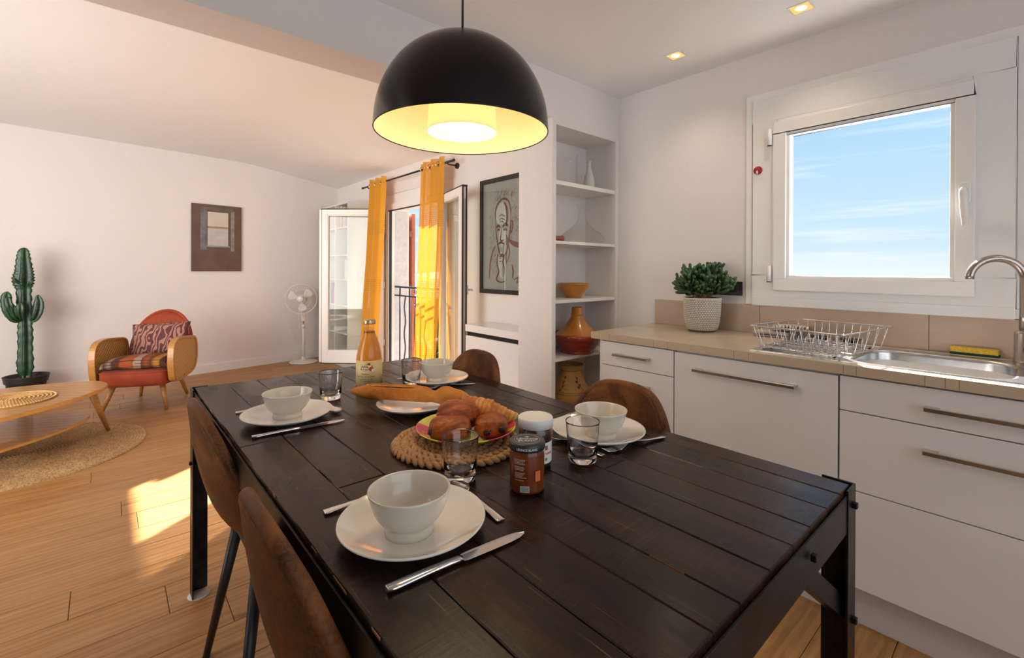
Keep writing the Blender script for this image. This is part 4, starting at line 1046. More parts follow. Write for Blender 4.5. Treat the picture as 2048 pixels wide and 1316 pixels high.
# ================================================================== KITCHEN SMALL THINGS
# recessed square downlights
dl0 = None
for i, (x, y, lab) in enumerate(((2.178, 1.237, 'square recessed ceiling spot nearer the shelf niche'), (2.173, .670, 'square recessed ceiling spot nearer the kitchen window'))):
    r = thing('downlight', lab, 'ceiling light', (x, y, 2.292), 0, 'square recessed spots in the kitchen ceiling')
    o_, i_ = .042, .035
    b = MB(); 
    for q in ((-o_, o_, -o_, -i_), (-o_, o_, i_, o_), (-o_, -i_, -i_, i_), (i_, o_, -i_, i_)): b.box(q[0], q[1], q[2], q[3], -.003, .0)
    b.build('bezel', TRIMW, r)
    b = MB(); c8 = [(-i_, -i_), (i_, -i_), (i_, i_), (-i_, i_)]; n = 32
    inn = [(.022 * math.cos(2 * PI * k / n + PI / n * 0), .022 * math.sin(2 * PI * k / n), .030 - .0335) for k in range(n)]
    ou = [(*on_rect(2 * PI * k / n, -i_, i_, -i_, i_, 0, 0), -.0029) for k in range(n)]
    inn = [(p[0], p[1], -.0021) for p in inn]
    b.add(ou + inn, [(k, (k + 1) % n, n + (k + 1) % n, n + k) for k in range(n)])
    b.build('reflector', emis('lit_gold_reflector', (1.0, .62, .16), .95), r)
    MB().lathe([(0, -.0035), (.020, -.0035), (.022, -.0023)], 24).build('lamp_face', emis('lit_lamp_face', (1.0, .90, .55), 3.0), r)
    light('downlight_beam', 'SPOT', (x, y, 2.28), 7, (1.0, .78, .54), (-.05, 0, -1), spot_size=2.1, spot_blend=.9, shadow_soft_size=.03)
for x, y in ((.35, -.6), (1.2, -.6), (2.15, -.6)):
    light('downlight_beam', 'SPOT', (x, y, 2.28), 5, (1.0, .80, .58), (0, 0, -1), spot_size=2.1, spot_blend=.9, shadow_soft_size=.03)

# potted succulent
pp = thing('potted_succulent', 'bushy green finger-leaved succulent in a patterned white pot on the worktop', 'plant', (2.318, 1.162, .888))
POTM = simple('white_pot_glaze', (.70, .66, .57), .3, .05, 60); POTD = simple('pot_recess', (.16, .11, .065), .6, .1, 60)
pr = [(0, .001), (.060, .001), (.066, .004), (.074, .020), (.081, .045), (.086, .080), (.089, .130), (.090, .168), (.0905, .171)]
MB().lathe(pr + [(.087, .172), (.084, .168), (.083, .10), (0, .10)], 64).build('pot', POTD, pp)
b = MB(); nc = 44
def pr_r(z):
    for (r0, z0), (r1, z1) in zip(pr[2:], pr[3:]):
        if z0 <= z <= z1: return r0 + (r1 - r0) * (z - z0) / (z1 - z0)
    return .0905
row = 0; z = .010
while z < .166:
    for k in range(nc):
        t = 2 * PI * (k + (.5 if row % 2 else 0)) / nc; r0 = pr_r(z); r1 = pr_r(min(.17, z + .0085)); dt = PI / nc * .82
        q = []
        for (ra, zz) in ((r0, z), (r1, z + .0080)):
            for tt in (t - dt, t + dt): q.append((ra, zz, tt))
        inn = [(ra * math.cos(tt), ra * math.sin(tt), zz) for ra, zz, tt in q]; cz = z + .004
        outv = [((ra + .0022) * math.cos(t + (tt - t) * .72), (ra + .0022) * math.sin(t + (tt - t) * .72), cz + (zz - cz) * .72) for ra, zz, tt in q]
        b.add(inn + outv, [(0, 1, 5, 4), (1, 3, 7, 5), (3, 2, 6, 7), (2, 0, 4, 6), (4, 5, 7, 6)])
    z += .0094; row += 1
b.build('relief_pattern', POTM, pp)['kind'] = 'stuff'
MB().lathe([(.0885, .1665), (.0925, .168), (.0925, .1725), (.087, .1735)], 64).build('pot_rim', POTM, pp)
MB().lathe([(0, .158), (.084, .155)], 30).build('soil', simple('soil', (.03, .018, .012), .95, .4, 60), pp)
SUCC = NT('succulent_green'); q_ = SUCC.noise(SUCC.map(), 28, 4); SUCC.col(SUCC.ramp(q_, [(.3, (.006, .032, .012)), (.55, (.018, .075, .022)), (.75, (.07, .17, .045))])).set(rough=.32, coat=.2); SUCC = SUCC.m
BRN = simple('succulent_stem', (.22, .12, .06), .8, .2, 50)
rq = random.Random(21); meshes = []
for k in range(6):
    L = .036 + .005 * k; bb = MB(); w = .0078
    bb.tube([(0, 0, 0), (L * .3, 0, .002), (L * .7, 0, .005), (L * .93, 0, .008), (L, 0, .009)], [w * .55, w * .8, w * 1.0, w * .95, w * .35], 8)
    meshes.append(bb)
tips = []; stems = MB()
for k in range(74):
    a = rq.uniform(0, 2 * PI); e = rq.uniform(0, 1) ** .7
    d = Vector((math.cos(a) * e * 1.15, math.sin(a) * e * 1.15, .22 + 1.0 * (1 - e * .62))).normalized()
    ln = rq.uniform(.095, .158) * (1.0 if d.z > .5 else .88)
    if math.cos(a + 1.0) > .55 and e < .6: ln *= 1.12
    p = Vector((rq.uniform(-.03, .03), rq.uniform(-.03, .03), .155)); t_ = p + d * ln
    mid = p + Vector((d.x * .35, d.y * .35, d.z)) * ln * .5
    stems.tube([p, mid, t_], [.0040, .0030, .0022], 6); tips.append((mid, t_, d))
stems.build('stem', BRN, pp)['kind'] = 'stuff'
cnt = 0; rest = MB()
mesh_data = [None] * 6
for (mid, t_, d) in tips:
    for j in range(9):
        f = .35 + .65 * j / 8; base = mid.lerp(t_, f) if f > 0 else mid
        az = j * 2.4 + rq.uniform(-.3, .3); sp_ = 1.0 - .62 * (j / 8)
        s1 = d.cross(Vector((0, .2, 1))).normalized(); s2 = d.cross(s1).normalized()
        dd = (d * (1.05 - sp_ * .5) + (s1 * math.cos(az) + s2 * math.sin(az)) * sp_ + Vector((0, 0, .12))).normalized()
        M3 = dd.to_track_quat('X', 'Z').to_matrix(); mi = rq.randrange(6)
        if cnt < 290 and (j % 3 == 2 or j == 8):
            if mesh_data[mi] is None:
                o = MB().add(meshes[mi].v, meshes[mi].f, True).build('leaf', SUCC, pp); mesh_data[mi] = o.data
            else: o = link(bpy.data.objects.new('leaf', mesh_data[mi]), pp)
            o.location = base; o.rotation_euler = M3.to_euler(); cnt += 1
        else: rest.add([M3 @ Vector(v) + base for v in meshes[mi].v], meshes[mi].f, True)
rest.build('foliage', SUCC, pp)['kind'] = 'stuff'

# socket
so = thing('power_socket', 'dark double wall socket plate behind the succulent', 'socket', (XW, 1.100, 1.107))
OUT = simple('anthracite_plastic', (.035, .03, .038), .4, .05, 40)
b = MB(); b.prism(rrect(-.079, .079, -.036, .036, .003, 2), 0, .008); b.v = [(-v[2], v[0], v[1]) for v in b.v]; b.build('plate', OUT, so, bevel=.001)
for yy in (-.036, .036):
    b = MB()
    for q in ((-.023, .023, -.023, -.0215), (-.023, .023, .0215, .023), (-.023, -.0215, -.0215, .0215), (.0215, .023, -.0215, .0215)): b.box(-.0086, -.0079, q[0] + yy, q[1] + yy, q[2], q[3])
    b.build('insert_line', simple('socket_line', (.16, .15, .16), .4), so)
    b = MB(); b.lathe([(0, -.002), (.017, -.002), (.0195, .0006), (.0195, 0)], 28); b.v = [(-.0082 - v[2] * .3, v[0] + yy, v[1]) for v in b.v]; b.build('socket_well', BLACKRUB, so)
    MB().tube([(-.008, yy, .008), (-.0125, yy, .008)], .0022, 8).build('earth_pin', CHROME, so)
# red hook
hk = thing('adhesive_hook', 'small round red adhesive hook left of the kitchen window', 'hook', (XW - .018, .943, 1.700))
b = MB(); b.lathe([(0, 0), (.0205, 0), (.0205, .004), (.019, .0055), (0, .0058)], 32); b.v = [(-v[2], v[0], v[1]) for v in b.v]; b.build('disc', simple('hook_red', (.38, .015, .025), .4, .25, 260), hk)
MB().tube([(-.005, -.001, .0), (-.013, -.001, -.008), (-.015, -.001, -.018), (-.008, -.001, -.019)], [.0045, .005, .006, .003], 8).build('hook_arm', CHROME, hk)
# sponge
sg = thing('sponge', 'yellow sponge with a green scouring side behind the sink', 'sponge', (2.421, .170, .8915), math.radians(-1.5))
b = MB(); b.box(-.016, .018, -.064, .064, .007, .026); b.build('foam', simple('yellow_foam', (.72, .46, .045), .9, .2, 160, .6), sg, bevel=.002)
MB().box(-.017, .019, -.067, .065, 0, .007).build('scouring_pad', simple('green_scourer', (.008, .050, .035), .95, .3, 200, .6), sg, bevel=.0015)
# towels
CL1 = simple('pinkish_cloth', (.50, .40, .36), .9, .06, 30, .2)
tw = tag(MB().build('x', CL1) if False else bpy.data.objects.new('folded_cloth', None), 'folded pale pink dish cloth on the worktop beside the rack', 'cloth'); C.objects.link(tw); tw.location = (2.392, .850, .888); tw.rotation_euler = (0, 0, .12)
def foldcloth(par, name, mt, w, l, th, layers, seed):
    b = MB(); rq = random.Random(seed); path = []
    for k in range(layers):
        z = th * (k + .5); a, c_ = (-1, 1) if k % 2 == 0 else (1, -1)
        for i in range(9): path.append((a * w / 2 + (c_ - a) * w / 2 * i / 8, z + .0022 * mnoise.noise(Vector((i * .7, k * 3, seed)))))
        if k < layers - 1:
            for t in (30, 90, 150): path.append((c_ * (w / 2 + th * .5 * math.sin(math.radians(t))), z + th * .5 * (1 - math.cos(math.radians(t)))))
    rows = []
    for j in range(17):
        y = -l / 2 + l * j / 16
        rows.append([(x * (1 + .05 * mnoise.noise(Vector((y * 20, x * 9, seed)))), y + .004 * mnoise.noise(Vector((x * 30, 1, seed))), z * (1 - .28 * abs(2 * j / 16 - 1) ** 4)) for x, z in path])
    b.grid(rows); return b.build(name, mt, par, solid=th * .8, sub=1)
foldcloth(tw, 'fold', CL1, .085, .150, .011, 3, 4)
CL2 = NT('striped_cloth'); w_ = CL2.wave(CL2.map(rot=(0, 0, .3)), 26, 4, 2, 'BANDS', 'Y', ds=4); gr = CL2.wave(CL2.map(), 11, 1, 1, 'BANDS', 'X')
CL2.col(CL2.mix(CL2.math('MULTIPLY', CL2.ramp(w_, [(.80, (0,) * 3), (.88, (1,) * 3)]), CL2.ramp(gr, [(.25, (0,) * 3), (.4, (1,) * 3)])), (.60, .53, .45), (.035, .03, .04))).set(rough=.9); CL2 = CL2.m
tw2 = thing('folded_cloth', 'cream dish cloth with dark dashes, lying on the pink one beside the rack', 'cloth', (2.395, .775, .9235), .3)
foldcloth(tw2, 'fold', CL2, .080, .145, .009, 3, 9)
# dark strainers
STR = simple('dark_strainer_metal', (.085, .075, .065), .35, .2, 80, metal=.7)
s0 = thing('sink_strainer', 'left one of two dark round strainers on the drainer, behind the dish rack', 'strainer', (2.392, .655, .8915), 0, 'dark round strainers on the drainer')
MB().lathe([(0, .002), (.018, .002), (.026, .006), (.032, .014), (.046, .0165), (.0465, .0185), (.044, .0185), (.031, .016), (.024, .008), (.016, .0045), (0, .0045)], 40).build('dish', STR, s0)
MB().lathe([(0, .012), (.005, .011), (.006, .0045), (0, .004)], 14).build('knob', STR, s0)
dup(s0, (2.392, .545, .8915), 0, 'right one of two dark round strainers on the drainer, nearer the basin')
# wire dish rack
dr = thing('dish_rack', 'shiny wire dish rack standing on the ribbed drainer', 'rack', (2.105, .575, .8925), math.radians(-8))
Lx, Ly, HT = .400, .300, .092
def rk(k): return dr
tops = rrect(-Lx / 2 - .018, Lx / 2 + .018, -Ly / 2 - .014, Ly / 2 + .014, .018, 4); bots = rrect(-Lx / 2 + .012, Lx / 2 - .012, -Ly / 2 + .010, Ly / 2 - .010, .022, 4)
WIRE = CHROME
MB().tube([(x, y, HT) for x, y in tops], .0026, 8, closed=True).build('top_rim', WIRE, dr)
MB().tube([(x, y, .012) for x, y in bots], .0020, 6, closed=True).build('bottom_rim', WIRE, dr)
def ribs(n, axis, tag_):
    for k in range(n):
        f = -1 + 2 * (k + .5) / n
        if axis == 'y':   # wire running across X at given y
            y = f * (Ly / 2 - .004); yt = f * (Ly / 2 + .008); P_ = [(-Lx / 2 - .017, yt, HT), (-Lx / 2 + .006, y, .018), (-Lx / 2 + .016, y, .008), (Lx / 2 - .016, y, .008), (Lx / 2 - .006, y, .018), (Lx / 2 + .017, yt, HT)]
        else:
            x = f * (Lx / 2 - .004); xt = f * (Lx / 2 + .008); P_ = [(xt, -Ly / 2 - .013, HT), (x, -Ly / 2 + .006, .020), (x, -Ly / 2 + .016, .011), (x, Ly / 2 - .016, .011), (x, Ly / 2 - .006, .020), (xt, Ly / 2 + .013, HT)]
        MB().tube(P_, .0015, 6).build('wire', WIRE, dr)
ribs(11, 'y', 'a'); ribs(5, 'x', 'b')
for xk in (-.085, .055):
    for k in range(10):
        y = -Ly / 2 + .03 + k * (Ly - .06) / 9
        MB().tube([(xk - .013, y, .010), (xk - .004, y, .050), (xk, y, .056), (xk + .004, y, .050), (xk + .013, y, .010)], .0014, 6).build('plate_prong', WIRE, dr)
for sx in (-1, 1):
    for sy in (-1, 1): MB().tube([(sx * .15, sy * .11, 0), (sx * .15, sy * .11, .012)], .004, 8).build('foot', BLACKRUB, dr)

# ================================================================== NICHE THINGS
def NX(px, Y=1.89): return PY(px, 560, Y).x
g1 = thing('glass_cylinder', 'tall clear glass cylinder vase on the top niche shelf', 'vase', (2.062, 1.885, SH[0][1] + .0005))
MB().lathe([(0, 0), (.072, 0), (.074, .003), (.074, .186), (.0725, .187), (.0715, .185), (.0715, .010), (0, .008)], 56).build('vessel', panem('thin_glass', (.996, .992, .985), .7), g1)
v1 = thing('bud_vase', 'slim white bottle-shaped bud vase on the top niche shelf', 'vase', (2.285, 1.885, SH[0][1] + .0005))
MB().lathe([(0, 0)] + spline([(.030, 0), (.034, .020), (.035, .045), (.029, .080), (.018, .112), (.013, .140), (.0125, .166), (.0175, .176)], 4) + [(.0165, .1775), (.011, .170), (.010, .15), (0, .15)], 40).build('vessel', simple('white_ceramic', (.62, .60, .58), .35, .02), v1)
d1 = thing('decanter', 'wide-bottomed clear glass wine decanter on the second niche shelf', 'decanter', (2.218, 1.886, SH[1][1] + .0005))
pr_ = spline([(.090, 0), (.132, .012), (.138, .030), (.120, .056), (.085, .082), (.050, .112), (.030, .140), (.0225, .170), (.022, .205), (.0285, .228), (.034, .238)], 4)
MB().lathe([(0, .004), (.06, .002)] + pr_ + [(r - .0022, z - .0005) for r, z in pr_[::-1][:-3]] + [(.08, .010), (0, .010)], 56).build('vessel', panem('decanter_glass', (.996, .992, .985), .8), d1)
p1 = thing('wooden_pestle', 'small red-brown turned wooden piece at the left of the second niche shelf', 'ornament', (1.945, 1.85, SH[1][1] + .018), math.radians(-8))
b = MB(); b.lathe([(0, -.055), (.012, -.055), (.0135, -.04), (.0125, .0), (.0145, .035), (.0175, .048), (.0165, .056), (0, .057)], 24); b.v = [(v[2], v[0], v[1]) for v in b.v]; b.build('body', simple('red_brown_wood', (.26, .055, .022), .45, .15, 30), p1)
o1 = thing('bowl', 'small ochre glazed bowl on the third niche shelf', 'bowl', (2.166, 1.905, SH[2][1] + .0003))
OCH = simple('ochre_glaze', (.50, .19, .018), .2, .12, 14, coat=.5)
MB().lathe([(0, .002), (.045, .002), (.047, 0), (.050, .002), (.050, .008), (.068, .030), (.088, .060), (.0975, .084), (.098, .088), (.095, .089), (.085, .064), (.064, .034), (.04, .014), (0, .012)], 56).build('vessel', OCH, o1)
t1 = thing('tagine', 'terracotta red tagine dish with an ochre cone lid on the fourth niche shelf', 'tagine', (2.150, 1.860, SH[3][1] + .0003))
RED = simple('oxblood_glaze', (.27, .028, .010), .22, .12, 14, coat=.5); sc_ = .86
MB().lathe([(r * sc_, z * .98) for r, z in [(0, .003), (.108, .003), (.112, 0), (.116, .002), (.116, .012), (.112, .016), (.140, .042), (.160, .072), (.164, .086), (.188, .088), (.193, .094), (.194, .116), (.190, .119), (.176, .116), (.168, .092), (.12, .03), (0, .02)]], 64).build('base_dish', RED, t1)
MB().lathe([(r * sc_, z * .98) for r, z in [(.174, .100), (.172, .106), (.150, .114), (.115, .140), (.082, .172), (.056, .202), (.042, .222), (.0415, .228), (.045, .231), (.045, .237), (.0395, .241), (.0385, .274), (.036, .278), (.028, .276), (.026, .262), (0, .260)]], 64).build('cone_lid', OCH, t1)
va = thing('painted_vase', 'ochre clay vase painted with dark geometric birds and bands, behind the table', 'vase', (2.122, 1.885, SH[4][1] + .0003))
CLAY = simple('ochre_clay', (.52, .27, .075), .45, .15, 18, .1); DK = simple('dark_slip', (.05, .022, .012), .6); RD = simple('red_slip', (.26, .05, .02), .6)
vp = spline([(.085, 0), (.108, .03), (.128, .075), (.134, .105), (.118, .155), (.090, .205), (.074, .245), (.070, .262), (.078, .282), (.0875, .300)], 4)
kz = .272 / .300 
MB().lathe([(0, 0)] + [(r * .87, z * kz) for r, z in vp] + [(.073, .3005 * kz), (.068, .290 * kz), (.058, .262 * kz), (.062, .2 * kz), (0, .18 * kz)], 56).build('vessel', CLAY, va)
def vr(z):
    for (r0, z0), (r1, z1) in zip(vp, vp[1:]):
        if z0 * kz <= z <= z1 * kz: return (r0 + (r1 - r0) * (z - z0 * kz) / ((z1 - z0) * kz + 1e-9)) * .87
    return .06
for z, m_ in ((.238, DK), (.2695, DK), (.108, DK), (.120, RD)): MB().tube([((vr(z) + .0002) * math.cos(t), (vr(z) + .0002) * math.sin(t), z) for t in (2 * PI * k / 48 for k in range(48))], .0013, 5, closed=True).build('painted_band', m_, va)
av = math.atan2(-1.885, -2.122)
def vpt(u, z): r = vr(z) + .0006; return (r * math.cos(av + u), r * math.sin(av + u), z)
def vpoly(pts, mt):
    n = len(pts); b = MB(); b.add([vpt(sum(p[0] for p in pts) / n, sum(p[1] for p in pts) / n)] + [vpt(*p) for p in pts], [(0, 1 + k, 1 + (k + 1) % n) for k in range(n)]); b.build('painted_figure', mt, va)
for u, z, s, m_ in ((-.45, .200, .011, DK), (-.52, .172, .014, RD), (-.50, .152, .012, RD), (.52, .196, .010, DK), (.44, .176, .011, DK), (.62, .160, .009, DK), (.50, .148, .011, DK), (-.62, .128, .012, RD)):
    vpoly([(u - s / .1, z + s * .7), (u + s / .1, z + s * .7), (u, z - s * .8)], m_)
for q in (((.42, .215), (.50, .190), (.55, .165), (.72, .140), (.80, .128)), ((-.80, .150), (-.55, .143), (-.15, .138)), ((-.30, .165), (-.45, .150), (-.55, .140))):
    MB().tube([vpt(*p) for p in spline(list(q), 4)], .0010, 5).build('painted_stroke', DK if q[0][0] > 0 else RD, va)

# ================================================================== LOW CABINET AND PORTRAIT
lc = thing('low_cabinet', 'low white cabinet with a black grip slot under the portrait', 'cabinet', (2.2, 2.57, 0))
MB().box(.020, .262, -.53, .515, .05, .735).build('carcass', LACQ, lc)
MB().box(-.004, .262, -.532, .517, .702, .757).build('top_panel', LACQ, lc, bevel=.0015)
MB().box(.012, .02, -.530, .515, .668, .702).build('grip_slot', simple('black_slot', (.012, .012, .014), .3), lc)
MB().box(-.002, .019, -.530, .5145, .052, .669).build('door', LACQ, lc, bevel=.0015)
MB().box(-.0005, .012, .490, .5145, .672, .700).build('slot_end', STEEL, lc); MB().box(.010, .25, -.52, .5, 0, .05).build('plinth', LACQ, lc)
pc = thing('framed_portrait', 'black-framed brown sketch of a bald bearded man resting his chin on his hand', 'picture', (XW, 2.86, 1.482))
Wp, Hp, fw = .37, .484, .036
b = MB()
for q in ((-Wp, Wp, -Hp, -Hp + fw), (-Wp, Wp, Hp - fw, Hp), (-Wp, -Wp + fw, -Hp + fw, Hp - fw), (Wp - fw, Wp, -Hp + fw, Hp - fw)): b.box(-.022, -.001, *q)
b.build('frame', simple('black_frame', (.015, .012, .011), .3), pc, bevel=.0015)
PAP = NT('grey_green_paper'); n_ = PAP.noise(PAP.map(), 120, 3); PAP.col(PAP.ramp(n_, [(.3, (.235, .255, .235)), (.7, (.285, .305, .28))])).set(rough=.7); PAP = PAP.m
MB().box(-.010, -.001, -Wp + fw, Wp - fw, -Hp + fw, Hp - fw).build('drawing_sheet', PAP, pc)
SEP = simple('sepia_ink', (.13, .042, .022), .7); CHK = simple('white_chalk', (.40, .455, .43), .8, .08, 60)
# picture coordinates: u to the right of the viewer (towards -Y), v up, centimetres
def pp3(u, v, d=.0106): return (-d, -u / 100 + .0, v / 100)
def stroke(pts, w, mt=SEP, nm='ink_stroke', n=5, d=.0110):
    q = spline(pts, n) if len(pts) > 2 else pts; N = len(q); b = MB(); L_, R_ = [], []
    for i, p in enumerate(q):
        a, c_ = q[max(i - 1, 0)], q[min(i + 1, N - 1)]; tx_, ty_ = c_[0] - a[0], c_[1] - a[1]; l = math.hypot(tx_, ty_) or 1
        ww = w * .95 * (.35 + .65 * math.sin(PI * (i + .5) / N)); L_.append(pp3(p[0] - ty_ / l * ww, p[1] + tx_ / l * ww, d)); R_.append(pp3(p[0] + ty_ / l * ww, p[1] - tx_ / l * ww, d))
    b.grid([L_, R_]); return b.build(nm, mt, pc)
def patch(pts, mt, nm, d=.0108):
    q = cspline(pts, 4); n = len(q); b = MB(); cu, cv = sum(p[0] for p in q) / n, sum(p[1] for p in q) / n
    b.add([pp3(cu, cv, d)] + [pp3(*p, d) for p in q], [(0, 1 + k, 1 + (k + 1) % n) for k in range(n)]); return b.build(nm, mt, pc)
U0 = -7.5
def S(pts, w, **k): return stroke([(u + U0, v) for u, v in pts], w, **k)
patch([(U0 - 8, 20), (U0 - 3, 26.5), (U0 + 3, 26), (U0 + 5.5, 19), (U0 + 3, 10), (U0 - 3, 9), (U0 - 7.5, 12)], CHK, 'chalk_highlight')
patch([(U0 - 4.5, 4), (U0 + 1, 6), (U0 + 4, 1), (U0 + 2.5, -6), (U0 - 2, -10), (U0 - 4.5, -5)], CHK, 'chalk_highlight')
patch([(U0 - 5, -16), (U0 - 2, -13.5), (U0 + 1, -17), (U0 - .5, -28), (U0 + 1, -35), (U0 - 3.5, -34), (U0 - 5, -26)], CHK, 'chalk_highlight')
S([(-9, 12), (-9.5, 19), (-6.5, 26), (0, 30), (7, 28), (10, 21), (10.5, 13)], .9); S([(2, 27), (5, 22), (6, 14), (4.5, 9)], 1.4)
S([(-9, 12), (-8.6, 5), (-7.5, -1), (-6, -8), (-3, -14)], .7); S([(10.5, 13), (10, 4), (7.5, -4), (6.5, -12)], 1.2)
S([(9.8, 10), (12.4, 11), (12.6, 5), (10.2, 1)], .8); S([(-8, 6.5), (-5.5, 8.3), (-2.8, 6.8)], 1.2); S([(.5, 7), (3.5, 9), (7, 7.5)], 1.5)
S([(-7, 4.4), (-5, 5), (-3.4, 4)], .9); S([(1.2, 4), (3.4, 5), (5.6, 3.8)], 1.1); S([(-1.4, 6), (-1.9, 0), (-2.6, -3.5), (-.2, -4.6), (1.4, -3.4)], .7)
S([(-5.5, -7.2), (-2, -5.8), (2.6, -7.2)], .9); S([(-4.5, 12.6), (-1, 14), (3, 12.4)], .45); S([(-5, 15.6), (-1, 17), (3.4, 15.2)], .45); S([(-3.5, 10.8), (-1, 11.6), (2, 10.6)], .4)
S([(-6, -8), (-4, -14), (0, -17.5), (4, -15), (6.5, -9)], .7); S([(4.2, 1), (5.8, -3), (5, -8)], .6)
S([(-6, -15), (-7, -23), (-4.5, -30), (-7.5, -36), (-3, -38.5), (3.5, -38)], .9); S([(-5.5, -15.5), (-3, -17.5), (-.5, -15.5), (2, -18), (.5, -22), (2.8, -28), (1.2, -34)], .8)
S([(-4, -19), (-1.5, -18.6)], .5); S([(-3.6, -21.4), (-.8, -21.2)], .5); S([(7, -6), (9, -14), (6.5, -22)], .7); S([(6.5, -12), (4.5, -18), (5.5, -24)], .6)
S([(8, -4), (14, -6), (22, -8.5), (30, -12), (36, -20), (38, -32)], 1.3); S([(9, -5.5), (15, -8.5), (22, -10.5)], 1.2); S([(-9, -8), (-13, -14), (-16, -24), (-17, -36)], .9)
S([(12, -33), (15, -36), (20, -34), (18, -38.5), (24, -36), (28, -40)], .6); S([(12, -24), (13.5, -30), (12.4, -35)], 1.0)
rq = random.Random(77); b = MB()
for k in range(330):
    z_ = rq.random()
    if z_ < .62: u, v = rq.uniform(6, 30), rq.uniform(-6, 36); a = rq.choice((.9, 1.1, 2.2, .5))
    elif z_ < .85: u, v = rq.uniform(-17, -9), rq.uniform(-32, 16); a = rq.uniform(.9, 1.2)
    else: u, v = rq.uniform(-10, 12), rq.uniform(28, 36); a = rq.uniform(.9, 1.2)
    if (u / 10.8) ** 2 + ((v - 12) / 17) ** 2 < 1.05: continue
    l = rq.uniform(1.2, 3.4); w_ = .13; u += U0
    if not (-Wp * 100 + 5 < u < Wp * 100 - 8) or abs(v) > 40: continue
    c_, s_ = math.cos(a), math.sin(a); b.add([pp3(u - s_ * w_, v + c_ * w_, .0107), pp3(u + s_ * w_, v - c_ * w_, .0107), pp3(u + l * c_ + s_ * w_, v + l * s_ - c_ * w_, .0107), pp3(u + l * c_ - s_ * w_, v + l * s_ + c_ * w_, .0107)], [(0, 1, 2, 3)])
b.build('hatching', SEP, pc)['kind'] = 'stuff'
MB().box(-.0165, -.0150, -Wp + fw, Wp - fw, -Hp + fw, Hp - fw).build('picture_glass', panem('picture_glass_pane', (1, 1, 1), 1.2), pc)

# ================================================================== CANVAS ON THE FAR WALL (plain stand-in of the same size and tones)
th_ = math.atan(.14823); cu_ = Vector((.975, lwY(.975) - .002, 1.551))
cp = thing('canvas_picture', 'unframed brown canvas with a pale seascape panel, above the armchair side', 'picture', cu_, th_)
hw, hh = .256, .383
MB().box(-hw, hw, -.022, 0, -hh, hh).build('canvas', simple('brown_canvas', (.135, .082, .060), .75, .18, 5), cp, bevel=.002)
def cbox(x0, x1, z0, z1, d, nm, mt): MB().box(x0, x1, -.022 - d, -.0218, z0, z1).build(nm, mt, cp)
cbox(-.100, .112, -.005, .300, .0008, 'pale_sky_panel', simple('pale_sky_paint', (.60, .54, .46), .8, .05, 9)); cbox(-.100, .112, -.088, .118, .0012, 'pale_water_panel', simple('pale_water_paint', (.50, .48, .47), .8, .08, 22))
cbox(-.100, .112, .112, .134, .0016, 'far_shore_band', simple('shore_paint', (.36, .25, .14), .8, .2, 30)); cbox(-.115, .130, -.104, -.088, .0018, 'teal_sill_band', simple('teal_paint', (.24, .32, .31), .8))
cbox(-.172, -.108, -.140, .330, .0020, 'grey_left_band', simple('grey_blue_paint', (.16, .16, .175), .8, .3, 14)); cbox(.140, .178, -.150, .325, .0020, 'grey_right_band', simple('grey_paint', (.24, .225, .215), .8, .3, 14))
cbox(-.165, .165, .312, .352, .0024, 'olive_top_band', simple('olive_paint', (.14, .12, .085), .8, .3, 12)); cbox(-hw, hw, -hh, -.350, .0010, 'floor_band', simple('brown_red_paint', (.17, .085, .060), .8, .2, 12))

# ================================================================== CURTAINS
RX = 2.345
cr0 = thing('curtain_rod', 'thin black curtain rod above the french window', 'curtain rod', (RX, 4.46, 2.178))
MB().tube([(0, -.965, 0), (0, .965, 0)], .0095, 12).build('rod', BLACKM, cr0)
for s_ in (-1, 1): MB().tube([(0, s_ * .965, 0), (0, s_ * .985, 0)], .0125, 12).build('finial', BLACKM, cr0)
for yy in (-.86, .86):
    b = MB(); b.tube([(0, yy, -.0), (.02, yy, -.014), (.115, yy, -.014)], .007, 8); b.build('bracket', BLACKM, cr0)
    b = MB(); b.tube([(.110, yy, -.014), (.124, yy, -.014)], .028, 20); b.build('wall_rose', BLACKM, cr0)
def curtain_mat(name, c, tr, k):
    t = NT(name); v = t.map(); w1 = t.noise(t.map((120, 120, 2)), 3, 2); w2 = t.noise(t.map((3, 3, 260)), 2, 2); th = t.math('ADD', w1, w2)
    sp = t.new('SeparateXYZ'); t.l.new(v, sp.inputs[0]); z = sp.outputs['Z']
    bands = None
    for zc in (.42, 1.02, 1.66):
        d = t.math('ABSOLUTE', t.math('SUBTRACT', z, zc)); m_ = t.math('LESS_THAN', d, .075); bands = m_ if bands is None else t.math('MAXIMUM', bands, m_)
    line = t.math('LESS_THAN', t.math('FRACT', t.math('MULTIPLY', z, 52)), .30); stripe = t.math('MULTIPLY', bands, line)
    col = t.mix(t.ramp(th, [(.7, (0,) * 3), (1.2, (1,) * 3)]), tuple(x * .86 for x in c), tuple(min(1, x * 1.12) for x in c))
    col = t.mix(t.math('MULTIPLY', stripe, .5), col, tuple(x * .62 for x in c))
    df = t.new('BsdfDiffuse'); tl_ = t.new('BsdfTranslucent'); tp = t.new('BsdfTransparent')
    t.l.new(col, df.inputs[0]); t.l.new(t.mix(1.0, col, (.62, .36, .22), 'MULTIPLY'), tl_.inputs[0]); m1 = t.new('MixShader'); m1.inputs[0].default_value = tr; t.l.new(df.outputs[0], m1.inputs[1]); t.l.new(tl_.outputs[0], m1.inputs[2])
    m2 = t.new('MixShader'); t.l.new(t.math('ADD', t.math('MULTIPLY', t.ramp(th, [(.8, (0,) * 3), (1.25, (1,) * 3)]), k), .02), m2.inputs[0]); t.l.new(m1.outputs[0], m2.inputs[1]); t.l.new(tp.outputs[0], m2.inputs[2]); t.l.new(m2.outputs[0], t.o.inputs[0])
    return t.m
